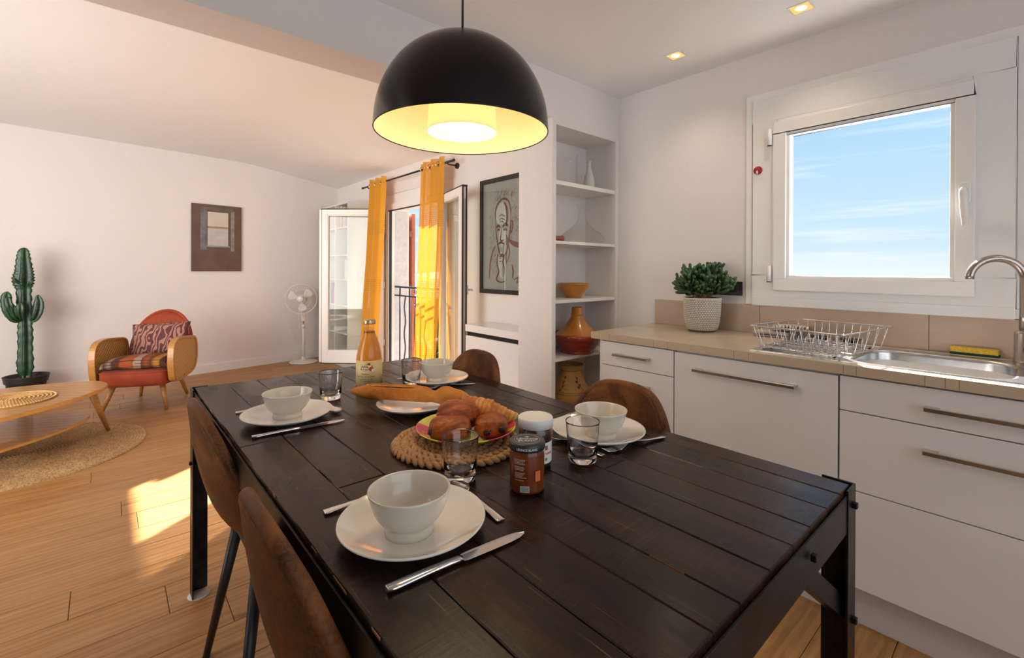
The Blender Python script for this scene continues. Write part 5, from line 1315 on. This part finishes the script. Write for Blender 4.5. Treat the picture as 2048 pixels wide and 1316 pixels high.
CURT = curtain_mat('mustard_voile', (.80, .40, .050), .28, .12)
def curtain(lab, top, bot, zt_, zb_, folds, amp, seed):
    """top / bot: ((x, y), (x, y)) end points of the gathered cloth at rod and hem"""
    r = thing('curtain', lab, 'curtain', (0, 0, 0), 0, 'mustard eyelet curtains at the french window')
    rows = []; nz, nu = 36, folds * 14
    for i in range(nz + 1):
        f = i / nz; e = f ** 1.25; z = zt_ + (zb_ - zt_) * f; row = []
        A_ = Vector(top[0]).lerp(Vector(bot[0]), e); B_2 = Vector(top[1]).lerp(Vector(bot[1]), e); d = (B_2 - A_); nrm = Vector((-d.y, d.x)).normalized()
        for j in range(nu + 1):
            u = j / nu; ph = u * folds * 2 * PI
            a_ = amp * (1 - .25 * f) * math.sin(ph) + amp * .35 * f * math.sin(ph * .5 + seed + f * 2) + .006 * mnoise.noise(Vector((u * 9, f * 4, seed)))
            sx = .010 * math.sin(2 * ph) * (1 - f)
            p = A_ + d * u + nrm * a_ + d.normalized() * sx; row.append((p.x, p.y, z))
        rows.append(row)
    b = MB(); b.grid(rows); b.build('cloth', CURT, r)
    for j in range(folds * 2):
        u = (j + .5) / (folds * 2) if True else 0; A_, B_2 = Vector(top[0]), Vector(top[1]); p = A_.lerp(B_2, u); d = (B_2 - A_).normalized()
        b = MB(); nr = 18; b.tube([(p.x + .0, p.y, 2.178 + .0) + Vector((math.cos(t) * .024, .0, math.sin(t) * .024)) if False else Vector((p.x + math.cos(t) * .024, p.y + math.cos(t) * .010 * (1 if j % 2 else -1), 2.178 + math.sin(t) * .024)) for t in (2 * PI * k / nr for k in range(nr))], .0042, 6, closed=True)
        b.build('eyelet', CHROME, r)
    return r
curtain('left mustard curtain, hanging slanted in front of the swung-in window leaf', ((RX, 5.24), (RX, 4.80)), ((2.105, 4.98), (2.165, 4.66)), 2.232, .10, 3, .050, 1.3)
curtain('right mustard curtain, hanging straight before the folded-back leaf', ((RX - .01, 4.04), (RX - .02, 3.60)), ((RX - .04, 4.13), (RX - .07, 3.70)), 2.232, .045, 3, .036, 4.1)

# ================================================================== BOOKCASE
bk = thing('bookcase', 'tall white bookcase against the outer wall, seen through the open leaf', 'bookcase', (2.18, 5.98, 0))
bx, by_ = 2.18, 5.98; KY0, KY1, KH = 5.476, 6.455, 2.01
def K(b, x0, x1, y0, y1, z0, z1): return b.box(x0 - bx, x1 - bx, y0 - by_, y1 - by_, z0, z1)
WM = simple('white_melamine', (.76, .73, .69), .4, .01)
K(MB(), 2.18, 2.46, KY0, KY0 + .018, 0, KH).build('side_panel', WM, bk, bevel=.001); K(MB(), 2.18, 2.46, KY1 - .018, KY1, 0, KH).build('side_panel', WM, bk, bevel=.001)
K(MB(), 2.18, 2.45, 5.882, 5.900, .06, KH - .018).build('divider', WM, bk, bevel=.001); K(MB(), 2.18, 2.46, KY0 + .018, KY1 - .018, KH - .018, KH).build('top_panel', WM, bk, bevel=.001)
K(MB(), 2.452, 2.46, KY0 + .018, KY1 - .018, .06, KH - .018).build('back_panel', WM, bk); K(MB(), 2.19, 2.45, KY0 + .018, KY1 - .018, 0, .06).build('plinth', WM, bk)
KZ = (.40, .74, 1.06, 1.36, 1.70)
for z in KZ + (.06,):
    K(MB(), 2.185, 2.452, KY0 + .018, 5.882, z, z + .018).build('shelf_board', WM, bk, bevel=.001); K(MB(), 2.185, 2.452, 5.900, KY1 - .018, z, z + .018).build('shelf_board', WM, bk, bevel=.001)
b = MB()
z = .46
while z < 1.95:
    for yy in (5.8815, ): K(b, 2.215, 2.221, yy, yy + .0004, z, z + .005)
    z += .032
b.build('pin_hole', BLACKRUB, bk)['kind'] = 'stuff'
def book(lab, y, w, z, h, d, c, tilt=0, name='book', grp='books in the white bookcase'):
    r = thing(name, lab, 'book' if name == 'book' else 'binder', (2.20, y, z), 0, grp); r.rotation_euler = (tilt, 0, 0)
    MB().box(0, d, 0, w, 0, h).build('cover', simple('cover_%d' % int(y * 1000), c, .5, .05, 30), r, bevel=.0015); MB().box(.004, d + .0005, .002, w - .002, .003, h - .003).build('pages', PAPERW, r)
    return r
book('orange-spined book on the top bookcase shelf', 5.775, .020, 1.7182, .255, .18, (.75, .16, .06)); book('pale book beside the orange spine, on the top bookcase shelf', 5.735, .036, 1.7182, .26, .19, (.66, .64, .66))
book('tall white book on the top shelf, nearest the bookcase side', 5.62, .085, 1.7182, .24, .19, (.60, .55, .55))
book('white book under an orange label, on the middle bookcase shelf', 5.56, .07, 1.0782, .235, .19, (.70, .68, .68)); book('slim pale pink book leaning in the left bookcase column', 5.94, .02, 1.3782, .26, .17, (.66, .48, .42), .10)
book('slim white book leaning beside the pale pink one in the left bookcase column', 5.975, .02, 1.3782, .26, .17, (.7, .68, .66), .10); book('row-end grey book low in the left bookcase column', 5.93, .03, 1.0782, .26, .17, (.45, .42, .47))
book('bright red binder in the left bookcase column', 5.925, .070, .7582, .215, .2, (.62, .03, .05), name='binder'); book('purple binder beside the red binder in the bookcase', 6.000, .075, .7582, .265, .2, (.13, .07, .25), name='binder')
vz = thing('white_vase', 'white slender vase on the middle bookcase shelf', 'vase', (2.30, 5.76, 1.0782)); MB().lathe([(0, 0), (.03, 0), (.045, .05), (.04, .12), (.018, .17), (.014, .21), (.022, .225), (0, .2)], 28).build('vessel', CERAM, vz)

# ================================================================== STANDING FAN
FANW = simple('white_fan_plastic', (.74, .67, .62), .35, .02, 30)
fn = thing('standing_fan', 'white standing fan in the far corner beside the open leaf', 'fan', (1.915, 6.255, 0))
MB().lathe([(0, .0), (.165, .0), (.170, .008), (.160, .016), (.10, .026), (.040, .034), (.024, .050), (.020, .075), (0, .08)], 48).build('base', FANW, fn); MB().lathe([(0, .0), (.171, .0), (.171, .0035), (0, .0036)], 48).build('base_rim', BLACKRUB, fn)
MB().tube([(0, 0, .06), (0, 0, .46)], .017, 16).build('pole', FANW, fn); MB().tube([(0, 0, .44), (0, 0, .49)], .023, 16).build('height_collar', FANW, fn); MB().tube([(0, 0, .47), (0, 0, .60)], .0115, 12).build('inner_pole', CHROME, fn)
b = MB(); b.prism(rrect(-.022, .022, -.026, .026, .012, 3), .53, .70); b.build('control_box', FANW, fn, bevel=.004)
fd = Vector((-.46, -.82, .02)).normalized(); hc = Vector((-.045, -.055, .818)); MF = fd.to_track_quat('Z', 'Y').to_matrix()
for k in range(5): c = Vector((-.018, -.024, .59 + k * .014)); MB().tube([c, c + Vector((-.008, -.012, 0))], .004, 8).build('button', FANW, fn)
b = MB(); b.lathe([(0, -.135), (.035, -.130), (.050, -.10), (.052, -.055), (.045, -.035), (0, -.03)], 28); b.v = [tuple(MF @ Vector(v) + hc) for v in b.v]; b.build('motor_housing', FANW, fn)
MB().tube([(0, 0, .69), (0, .0, .76), tuple(hc - fd * .07)], [.018, .02, .024], 12).build('neck', FANW, fn)
Rg = .188
for zz, rr_, th in ((0, Rg, .0042), (.045, .120, .0016), (-.045, .120, .0016), (.052, .055, .0016)):
    MB().tube([MF @ Vector((rr_ * math.cos(t), rr_ * math.sin(t), zz)) + hc for t in (2 * PI * k / 56 for k in range(56))], th, 6, closed=True).build('grille_ring', FANW, fn)
for s_ in (1, -1):
    b = MB()
    for k in range(72):
        t = 2 * PI * k / 72; P_ = [(Rg, 0), (Rg * .94, .026), (.12, .047), (.045, .054), (.034, .054)]
        b.tube([MF @ Vector((r * math.cos(t + .25 * (1 - r / Rg)), r * math.sin(t + .25 * (1 - r / Rg)), z * s_)) + hc for r, z in P_], .0007, 4, cap=False)
    b.build('grille_wires', FANW, fn)['kind'] = 'stuff'
b = MB(); b.lathe([(0, .070), (.030, .068), (.040, .060), (.042, .050), (.0, .048)], 28); b.v = [tuple(MF @ Vector(v) + hc) for v in b.v]; b.build('badge_cap', FANW, fn)
b = MB(); b.lathe([(0, .030), (.026, .028), (.034, .015), (.034, -.02), (0, -.02)], 24); b.v = [tuple(MF @ Vector(v) + hc) for v in b.v]; b.build('hub', FANW, fn)
for k in range(3):
    a0_ = 2 * PI * k / 3 + .55; rows = []
    for i in range(9):
        r = .030 + .125 * i / 8; wd = .30 + .62 * math.sin(min(1, i / 6.5) * PI * .62); 
        if i == 8: wd *= .55
        rows.append([MF @ Vector((r * math.cos(a0_ + wd * (u - .35)), r * math.sin(a0_ + wd * (u - .35)), .012 + .022 * (u - .5))) + hc for u in (j / 6 for j in range(7))])
    b = MB(); b.grid(rows); b.build('blade', FANW, fn, solid=.003)
MB().tube(spline([(0, .02, .52), (-.05, .04, .60), (-.035, .05, .30), (-.16, .03, .36), (-.20, .02, .56), (-.08, .03, .28), (.0, .02, .24), (.005, .03, .1)], 6), .0022, 6).build('power_cord', FANW, fn)

# ================================================================== ARMCHAIR
OAKW = NT('honey_oak'); w_ = OAKW.noise(OAKW.map((6, 6, 60)), 3, 4, .6); OAKW.col(OAKW.ramp(w_, [(.3, (.40, .17, .032)), (.7, (.56, .27, .065))])).set(rough=.34, coat=.2); OAKW = OAKW.m
RUST = NT('rust_velvet'); n_ = RUST.noise(RUST.map(), 8, 4, .6); RUST.col(RUST.ramp(n_, [(.3, (.27, .030, .006)), (.7, (.40, .060, .012))])).set(rough=.75, sheen=.08); RUST = RUST.m
CANE = NT('woven_cane'); v_ = CANE.map((1, 1, 1)); a_1 = CANE.wave(v_, 22, 0, 0, 'BANDS', 'X'); a_2 = CANE.wave(v_, 22, 0, 0, 'BANDS', 'Z'); a_3 = CANE.wave(v_, 16, 0, 0, 'BANDS', 'DIAGONAL')
mm_ = CANE.math('MULTIPLY', a_1, a_2); CANE.col(CANE.mix(CANE.ramp(CANE.math('ADD', mm_, CANE.math('MULTIPLY', a_3, .45)), [(.16, (1,) * 3), (.36, (0,) * 3)]), (.66, .40, .12), (.20, .09, .02))).set(rough=.5).bump(a_3, .4, .003); CANE = CANE.m
ac_ = thing('armchair', 'rust velvet armchair with round oak and cane arms before the far wall', 'armchair', (.300, 5.240, 0), math.radians(-116))
for sx, sy, fx_, fy_ in ((.20, .170, .262, .232), (.20, -.170, .262, -.232), (-.20, .14, -.275, .190), (-.20, -.14, -.275, -.190)):
    MB().tube([(sx, sy, .235), (fx_, fy_, .003)], [.024, .0125], 16).build('leg', OAKW, ac_); 
b = MB(); rows = []
out_ = cspline([(.335, 0), (.325, .165), (.285, .238), (.10, .250), (-.18, .235), (-.27, .17), (-.28, 0), (-.27, -.17), (-.18, -.235), (.10, -.250), (.285, -.238), (.325, -.165)], 5)
for z, s_ in ((.222, .90), (.214, .0), ): pass
rings_ = [(.214, .02), (.214, .90), (.222, .97), (.240, .995), (.300, 1.0), (.325, 1.0), (.336, .985), (.343, .95), (.347, .80), (.350, .4), (.351, .02)]
for z, s_ in rings_: rows.append([(x * s_, y * s_, z) for x, y in out_] + [(out_[0][0] * s_, out_[0][1] * s_, z)])
b.grid(rows); b.build('seat', RUST, ac_)
MB().tube([(x * 1.002, y * 1.002, .334) for x, y in out_], .0045, 6, closed=True).build('seat_piping', RUST, ac_)
rows = []
for k in range(25):
    t = PI * k / 24; wz = .250 * math.cos(t); hz = .335 + .46 * (math.sin(t) ** .72)
    rows.append((wz, hz))
def backpt(y, z, d): lean = (z - .33) * .20; return (-.245 - lean - d + .22 * (y / .3) ** 2 * .30, y, z)
b = MB(); R1 = []
for sgn_, d in ((0, 0), (1, .0), ):
    pass
grid_f, grid_b = [], []
for i in range(13):
    f = i / 12; rf_, rb_ = [], []
    for (y, z) in rows:
        yy = y * (1 - .0 * f) * (f) ; zz = .335 + (z - .335) * f if False else z
        yy = y; zz = .335 + (z - .335) * f
        e = math.sqrt(max(0, 1 - max(abs(y) / .285 if False else 0, f) ** 10))
        rf_.append(backpt(yy, zz, -.030 * e)); rb_.append(backpt(yy, zz, .045 * e + .0))
    grid_f.append(rf_); grid_b.append(rb_)
b.grid(grid_f); b.grid(grid_b); b.build('backrest', RUST, ac_)
MB().tube([Vector(backpt(y, z, .0)) for y, z in rows], .014, 8).build('backrest_edge', RUST, ac_)
for s_ in (-1, 1):
    ya = s_ * .277; loop = cspline([(.300, .30), (.315, .45), (.285, .560), (.18, .598), (.0, .590), (-.17, .560), (-.215, .46), (-.205, .34), (-.14, .262), (.0, .236), (.16, .226), (.262, .238)], 5)
    b = MB(); n = len(loop); ringv = []
    for (x, z) in loop:
        cxl, czl = .045, .41; dx, dz = x - cxl, z - czl; L = math.hypot(dx, dz); ix, iz = x - dx / L * .026, z - dz / L * .026
        ringv.append([(x, ya - .024, z), (x, ya + .024, z), (ix, ya + .024, iz), (ix, ya - .024, iz), (x, ya - .024, z)])
    b.grid(ringv, closed_u=True, smooth=False); b.build('arm_frame', OAKW, ac_, bevel=.003)
    for dd in (-.015, .015):
        b = MB(); pts = [(x - (x - .045) / math.hypot(x - .045, z - .41) * .024, z - (z - .41) / math.hypot(x - .045, z - .41) * .024) for x, z in loop]
        b.add([(.045, ya + dd, .41)] + [(x, ya + dd, z) for x, z in pts], [(0, 1 + k, 1 + (k + 1) % n) for k in range(n)]); b.build('cane_panel', CANE, ac_)
# zebra cushion
ZEB = NT('zebra_cushion_print'); v_ = ZEB.map((1, .55, 1), rot=(0, .3, .35)); w_ = ZEB.wave(v_, 9.0, 11, 1.2, 'BANDS', 'X', ds=1.9)
gr_ = ZEB.noise(ZEB.map(), 320, 2); ZEB.col(ZEB.mix(ZEB.ramp(w_, [(.44, (0,) * 3), (.52, (1,) * 3)]), (.115, .035, .035), (.42, .20, .15))).set(rough=.85).bump(gr_, .2, .001); ZEB = ZEB.m
def pillow(name, mt, par, w, h, t, seed=0):
    b = MB(); n = 22; F, G = [], []
    for i in range(n + 1):
        u = -1 + 2 * i / n; rf_, rb_ = [], []
        for j in range(n + 1):
            v = -1 + 2 * j / n; e = ((1 - abs(u) ** 2.4) * (1 - abs(v) ** 2.4)) ** .55; k = 1 - .055 * (1 - u * u) * abs(v) ** 2 ; k2 = 1 - .055 * (1 - v * v) * abs(u) ** 2
            x, y = u * w / 2 * k2, v * h / 2 * k; z = t / 2 * e + .006 * mnoise.noise(Vector((u * 2.5, v * 2.5, seed))) * e
            rf_.append((x, y, z)); rb_.append((x, y, -z))
        F.append(rf_); G.append(rb_)
    b.grid(F); b.grid(G); return b.build(name, mt, par)
cu2 = thing('cushion', 'brown zebra-striped cushion propped against the armchair back', 'cushion', (.385, 5.375, .545), 0)
pillow('cover', ZEB, cu2, .46, .30, .13)
b = MB(); b.tube([(x, y, 0) for x, y in [(-.23, -.15), (0, -.1425), (.23, -.15), (.2175, 0), (.23, .15), (0, .1425), (-.23, .15), (-.2175, 0)]], .0035, 6, closed=True); b.build('edge_piping', ZEB, cu2)
cu2.rotation_euler = (Matrix.Rotation(math.radians(-26), 3, 'Z') @ Matrix.Rotation(math.radians(72), 3, 'X') @ Matrix.Rotation(math.radians(2.5), 3, 'Z')).to_euler()
# plaid throw
PLD = NT('striped_wool_throw'); sp_ = PLD.new('SeparateXYZ'); PLD.l.new(PLD.tc(), sp_.inputs[0])
nn2 = PLD.noise(PLD.map(), 30, 3); fx2 = PLD.math('ADD', PLD.math('MULTIPLY', sp_.outputs['X'], 1.55), PLD.math('ADD', .5, PLD.math('MULTIPLY', nn2, .03)))
bnd = PLD.ramp(fx2, [(0, (.07, .022, .012)), (.10, (.07, .022, .012)), (.115, (.42, .26, .18)), (.15, (.09, .03, .015)), (.20, (.40, .24, .17)), (.235, (.09, .028, .014)), (.31, (.10, .03, .014)), (.33, (.36, .085, .02)), (.46, (.36, .085, .02)), (.47, (.42, .27, .19)), (.54, (.42, .27, .19)), (.55, (.13, .035, .015)), (.60, (.34, .08, .02)), (.66, (.13, .035, .015)), (.70, (.50, .22, .03)), (.745, (.50, .22, .03)), (.76, (.08, .025, .015)), (1, (.085, .027, .015))], 'LINEAR')
fz = PLD.noise(PLD.map(), 220, 3, .7); PLD.col(PLD.mix(PLD.ramp(fz, [(.4, (0,) * 3), (.7, (.3,) * 3)]), bnd, (.03, .012, .008))).set(rough=.95).bump(fz, .6, .003); PLD = PLD.m
tr_ = thing('folded_throw', 'folded striped wool throw in browns and orange on the armchair seat', 'blanket', (.262, 5.085, .352), math.radians(-24))
b = MB(); rows = []
for i in range(41):
    u = i / 40; x = -.262 + .49 * u; th2 = .078 + .028 * math.sin(u * PI) ** 1 + .004 * mnoise.noise(Vector((u * 5, 0, 1)))
    if u > .9: th2 *= 1 - (u - .9) * 5.5
    if u < .06: th2 *= .72 + u * 4.6
    ring_ = []
    for k in range(25):
        t = 2 * PI * k / 24; q = (abs(math.cos(t)) ** 3.2 + abs(math.sin(t)) ** 3.2) ** (-1 / 3.2)
        y = math.cos(t) * .150 * q; z = (math.sin(t) * q + 1) * th2 / 2; y += .012 * mnoise.noise(Vector((u * 4, math.sin(t) * 2, 3))); z = max(z + .006 * mnoise.noise(Vector((u * 7, math.cos(t) * 2, 5))), .001)
        ring_.append((x, y, z))
    rows.append(ring_)
b.grid(rows); b.add([rows[0][k] for k in range(24)], [tuple(range(24))]); b.build('folded_wool', PLD, tr_)
for k in range(3): MB().tube([(-.27 + .52 * i / 12, -.148 - .002 * math.sin(i), .024 + .024 * k + .010 * math.sin(PI * i / 12)) for i in range(13)], .0022, 5).build('fold_line', simple('dark_wool', (.05, .02, .012), .95), tr_)
rq = random.Random(31); FR = [simple('fringe_orange', (.42, .10, .02), .95), simple('fringe_brown', (.09, .03, .018), .95), simple('fringe_mustard', (.50, .26, .03), .95)]
for g_ in range(3):
    b = MB()
    for k in range(26):
        y = rq.uniform(-.15, .12); z = rq.uniform(.015, .085); l = rq.uniform(.035, .07); dz = -min(z - .006, rq.uniform(.01, .05))
        b.tube([(.205, y, z), (.205 + l * .6, y - rq.uniform(0, .012), z + dz * .3), (min(.205 + l, .25), y - rq.uniform(.0, .02), z + dz)], [.0035, .003, .0012], 5)
    b.build('fringe', FR[g_], tr_)['kind'] = 'stuff'

# ================================================================== COFFEE TABLE, MAT, RUG
OAKT = NT('coffee_table_oak'); w_ = OAKT.wave(OAKT.map((1, 1, 1), rot=(0, 0, .5)), 5, 6, 3, 'BANDS', 'Y', ds=1.2); n_ = OAKT.noise(OAKT.map((14, 120, 14), rot=(0, 0, .5)), 2, 3)
OAKT.col(OAKT.mix(OAKT.ramp(n_, [(.45, (0,) * 3), (.7, (.35,) * 3)]), OAKT.ramp(w_, [(.2, (.47, .215, .052)), (.8, (.55, .27, .075))]), (.30, .12, .025))).set(rough=.35, coat=.25); OAKT = OAKT.m
OAKE = simple('oak_edge_band', (.68, .35, .075), .35, .08, 30)
ct = thing('coffee_table', 'pebble-shaped oak coffee table with a lower shelf and splayed legs', 'coffee table', (-.42, 4.22, 0))
cpts = [(.013, 4.400), (-.028, 4.557), (-.14, 4.640), (-.321, 4.690), (-.543, 4.700), (-.78, 4.62), (-.93, 4.38), (-.90, 4.06), (-.72, 3.83), (-.50, 3.760), (-.36, 3.845), (-.174, 4.024), (-.038, 4.234)]
cl_ = [(x + .42, y - 4.22) for x, y in cspline(cpts, 6)]
def slab(outl, z0, z1, nm):
    n = len(outl); cx_, cy_ = sum(p[0] for p in outl) / n, sum(p[1] for p in outl) / n; e = .003
    ins = [(cx_ + (x - cx_) * .992, cy_ + (y - cy_) * .992) for x, y in outl]
    b = MB(); b.add([(x, y, z1) for x, y in ins] + [(x, y, z1 - e) for x, y in outl], [tuple(range(n))] + [(k, n + k, n + (k + 1) % n, (k + 1) % n) for k in range(n)]); b.add([(x, y, z0) for x, y in outl], [tuple(range(n))[::-1]]); o = b.build(nm, OAKT, ct)
    b = MB(); b.add([(x, y, z1 - e) for x, y in outl] + [(x, y, z0) for x, y in outl], [(k, n + k, n + (k + 1) % n, (k + 1) % n) for k in range(n)]); b.build('edge_band', OAKE, o)
slab(cl_, .346, .370, 'table_top')
lowp = [(x * .80 - .006, y * .82 + .008) for x, y in cl_]; slab([(x, y) for x, y in lowp], .155, .172, 'lower_shelf')
for (tx_, ty_), (gx, gy) in (((-.075, 4.340), (.016, 4.500)), ((-.80, 4.47), (-.92, 4.62)), ((-.52, 3.90), (-.52, 3.76))):
    MB().tube([(tx_ + .42, ty_ - 4.22, .347), (gx + .42, gy - 4.22, .016)], [.0240, .0115], 18).build('leg', OAKW, ct)
JUTE = NT('jute_braid'); v_ = JUTE.map(); n_ = JUTE.noise(v_, 130, 4, .7); n2 = JUTE.noise(v_, 5, 3); wv_ = JUTE.noise(JUTE.map((1, 1, 1)), 60, 2)
c_ = JUTE.ramp(n2, [(.35, (.52, .31, .13)), (.65, (.63, .41, .19))]); c_ = JUTE.mix(JUTE.ramp(n_, [(.38, (.8,) * 3), (.56, (0,) * 3)]), c_, (.17, .075, .022)); c_ = JUTE.mix(JUTE.ramp(n_, [(.62, (0,) * 3), (.76, (.8,) * 3)]), c_, (.74, .55, .32))
JUTE.col(c_).set(rough=.9).bump(n_, .7, .006); JUTE = JUTE.m
def coil(R, step, h, nseg, wob):
    pr = []; r = 0; k = 0
    n = int(R / step)
    for i in range(n):
        for q in range(4):
            t = q / 4; pr.append((i * step + step * t, h * (.62 + .38 * math.sin(PI * t) ** .7)))
    pr.append((n * step, h * .5)); pr.append((n * step + .001, 0)); return pr
rg = thing('jute_rug', 'round natural jute rug under the coffee table', 'rug', (-.396, 4.2925, 0))
MB().lathe(coil(.624, .0178, .013, 150, 0), 180, fn=lambda t, z, r: 1 + .0024 * math.sin(t * 37 + r * 90) / max(r * 4, .3)).build('coiled_braid', JUTE, rg)
mt_ = thing('woven_mat', 'round woven straw mat on the coffee table', 'mat', (-.452, 4.225, .3705))
STRAW = simple('straw', (.62, .37, .13), .75, .25, 70, .4); STRAWL = simple('pale_straw', (.80, .58, .30), .75, .25, 70, .3)
MB().lathe(coil(.222, .0200, .009, 90, 0), 96).build('coiled_core', simple('dark_straw_core', (.34, .17, .05), .85, .2, 60), mt_)  # darker core below the braid rings
rq = random.Random(6)
for i in range(11):
    R0 = .012 + .0198 * i; n = max(6, int(2 * PI * R0 / .014)); b = MB()
    for k in range(n):
        t = 2 * PI * k / n; c = Vector((math.cos(t) * R0, math.sin(t) * R0, .0085)); b.blob(c, .0105, .0042, .0040, 6, 4, Matrix.Rotation(t + PI / 2 + .55, 3, 'Z'))
    b.build('braid_ring', STRAW if i < 10 else STRAWL, mt_)['kind'] = 'stuff'

# ================================================================== CACTUS
kx, ky = -.524, 5.905
ca = thing('potted_cactus', 'tall dark green candelabra cactus in a black pot behind the coffee table', 'plant', (kx, ky, 0))
POTB = simple('black_plastic_pot', (.022, .020, .022), .5, .1, 40)
MB().lathe([(0, 0), (.104, 0), (.110, .004), (.128, .190), (.139, .194), (.141, .205), (.148, .244), (.151, .250), (.146, .252), (.140, .240), (.134, .20), (0, .19)], 56).build('pot', POTB, ca)
MB().lathe([(0, .228), (.07, .226), (.138, .218)], 30).build('soil', simple('dark_soil', (.022, .014, .012), .95, .5, 40), ca)
b = MB(); rq = random.Random(4)
for k in range(26): a = rq.uniform(0, 6.28); r = rq.uniform(.05, .13); b.blob((r * math.cos(a), r * math.sin(a), .226), .006, .005, .004, 6, 4)
b.build('pebbles', simple('pebble', (.34, .22, .16), .8, .3, 30), ca)['kind'] = 'stuff'
CACT = NT('cactus_skin'); n_ = CACT.noise(CACT.map(), 12, 4); CACT.col(CACT.ramp(n_, [(.3, (.006, .030, .015)), (.55, (.014, .062, .026)), (.75, (.035, .115, .045))])).set(rough=.42, coat=.15); CACT = CACT.m
SPN = simple('cactus_spines', (.20, .13, .09), .7)
def stem(name, path, rad, ribs, seed, wav=.12, rot=0):
    """fluted succulent column with wavy rib crests; path and rad are sampled lists"""
    b = MB(); rows = []; P_ = [Vector(p) for p in path]; N = len(P_); n = ribs * 8; sp = MB(); rq = random.Random(seed)
    for i, p in enumerate(P_):
        d = (P_[min(i + 1, N - 1)] - P_[max(i - 1, 0)]).normalized(); a = d.cross(Vector((0, 1, 0.01))).normalized(); c = a.cross(d).normalized(); row = []
        for k in range(n + 1):
            t = 2 * PI * k / n; s_ = abs(math.cos(t * ribs / 2 + rot)); s_ = s_ ** 3.2
            r = rad[i] * (.50 + .50 * s_ * (1 + wav * math.sin(i * 1.9 + seed + k // 8)))
            row.append(p + a * math.cos(t) * r + c * math.sin(t) * r)
            if s_ > .999 and i % 2 == 0 and k < n and 1 < i < N - 1:
                o_ = (a * math.cos(t) + c * math.sin(t)); q = p + o_ * r
                for e in (-1, 1): sp.tube([q - o_ * .001, q + (o_ + d * e * .6).normalized() * rad[i] * .16], [rad[i] * .028, .0002], 4, cap=False)
        rows.append(row)
    b.grid(rows); o = b.build(name, CACT, ca); sp.build('spines', SPN, o)['kind'] = 'stuff'; return o
def zat(py): return PY(50, py, ky).z
def xat(px): return PY(px, 640, ky).x - kx
def samp(keys, n):
    q = spline([(*k,) for k in keys], n); return q
main = [(xat(52), 0, .21, .030), (xat(52), 0, zat(735), .058), (xat(52), 0, zat(700), .052), (xat(52), 0, zat(665), .053), (xat(51), 0, zat(640), .048), (xat(50), 0, zat(610), .052), (xat(49), 0, zat(580), .054), (xat(48.5), 0, zat(568), .070), (xat(48.5), 0, zat(556), .075), (xat(49.5), 0, zat(545), .066), (xat(49), 0, zat(535), .060), (xat(48), 0, zat(515), .048), (xat(48), 0, zat(502), .038), (xat(48), 0, zat(496.5), .018), (xat(48), 0, zat(495), .002)]
q = samp(main, 6); stem('main_stem', [v[:3] for v in q], [max(.001, v[3]) for v in q], 5, 1, .20, .3)
def armc(keys, seed, nm='arm', ribs=5):
    q = samp([(xat(px), dy, zat(py), r) for px, dy, py, r in keys], 6); stem(nm, [v[:3] for v in q], [max(.001, v[3]) for v in q], ribs, seed, .10)
armc([(40, -.01, 640, .020), (30, -.03, 637, .030), (20, -.04, 622, .038), (15, -.04, 605, .038), (15, -.04, 590, .034), (16, -.04, 583, .012), (16, -.04, 582, .001)], 2)
armc([(42, -.03, 640, .016), (33, -.06, 630, .026), (28, -.07, 615, .028), (27, -.07, 607, .010), (27, -.07, 606, .001)], 3)
armc([(36, -.02, 638, .014), (24, -.075, 615, .026), (19, -.075, 598, .024), (18, -.075, 592, .004)], 9)
armc([(62, 0, 640, .020), (70, -.02, 638, .032), (77, -.03, 622, .040), (79, -.03, 605, .034), (76.5, -.03, 592, .014), (76, -.03, 590, .001)], 4)
armc([(45, -.04, 640, .014), (43, -.075, 625, .028), (43, -.08, 612, .028), (43, -.08, 605, .010), (43, -.08, 604, .001)], 5)
armc([(40, -.02, 566, .012), (32, -.03, 562, .012), (27, -.03, 556.5, .009), (24, -.03, 556, .001)], 6, 'broken_offshoot', 3)
armc([(57, -.02, 572, .014), (62, -.04, 568, .016), (65, -.05, 562, .012), (64, -.05, 557, .001)], 7, 'broken_offshoot', 3)
MB().tube([(.0, 0, .20), (.004, 0, .25)], [.034, .030], 12).build('woody_base', simple('woody_cactus_base', (.26, .17, .09), .8, .3, 40), ca)

bpy.context.view_layer.update()
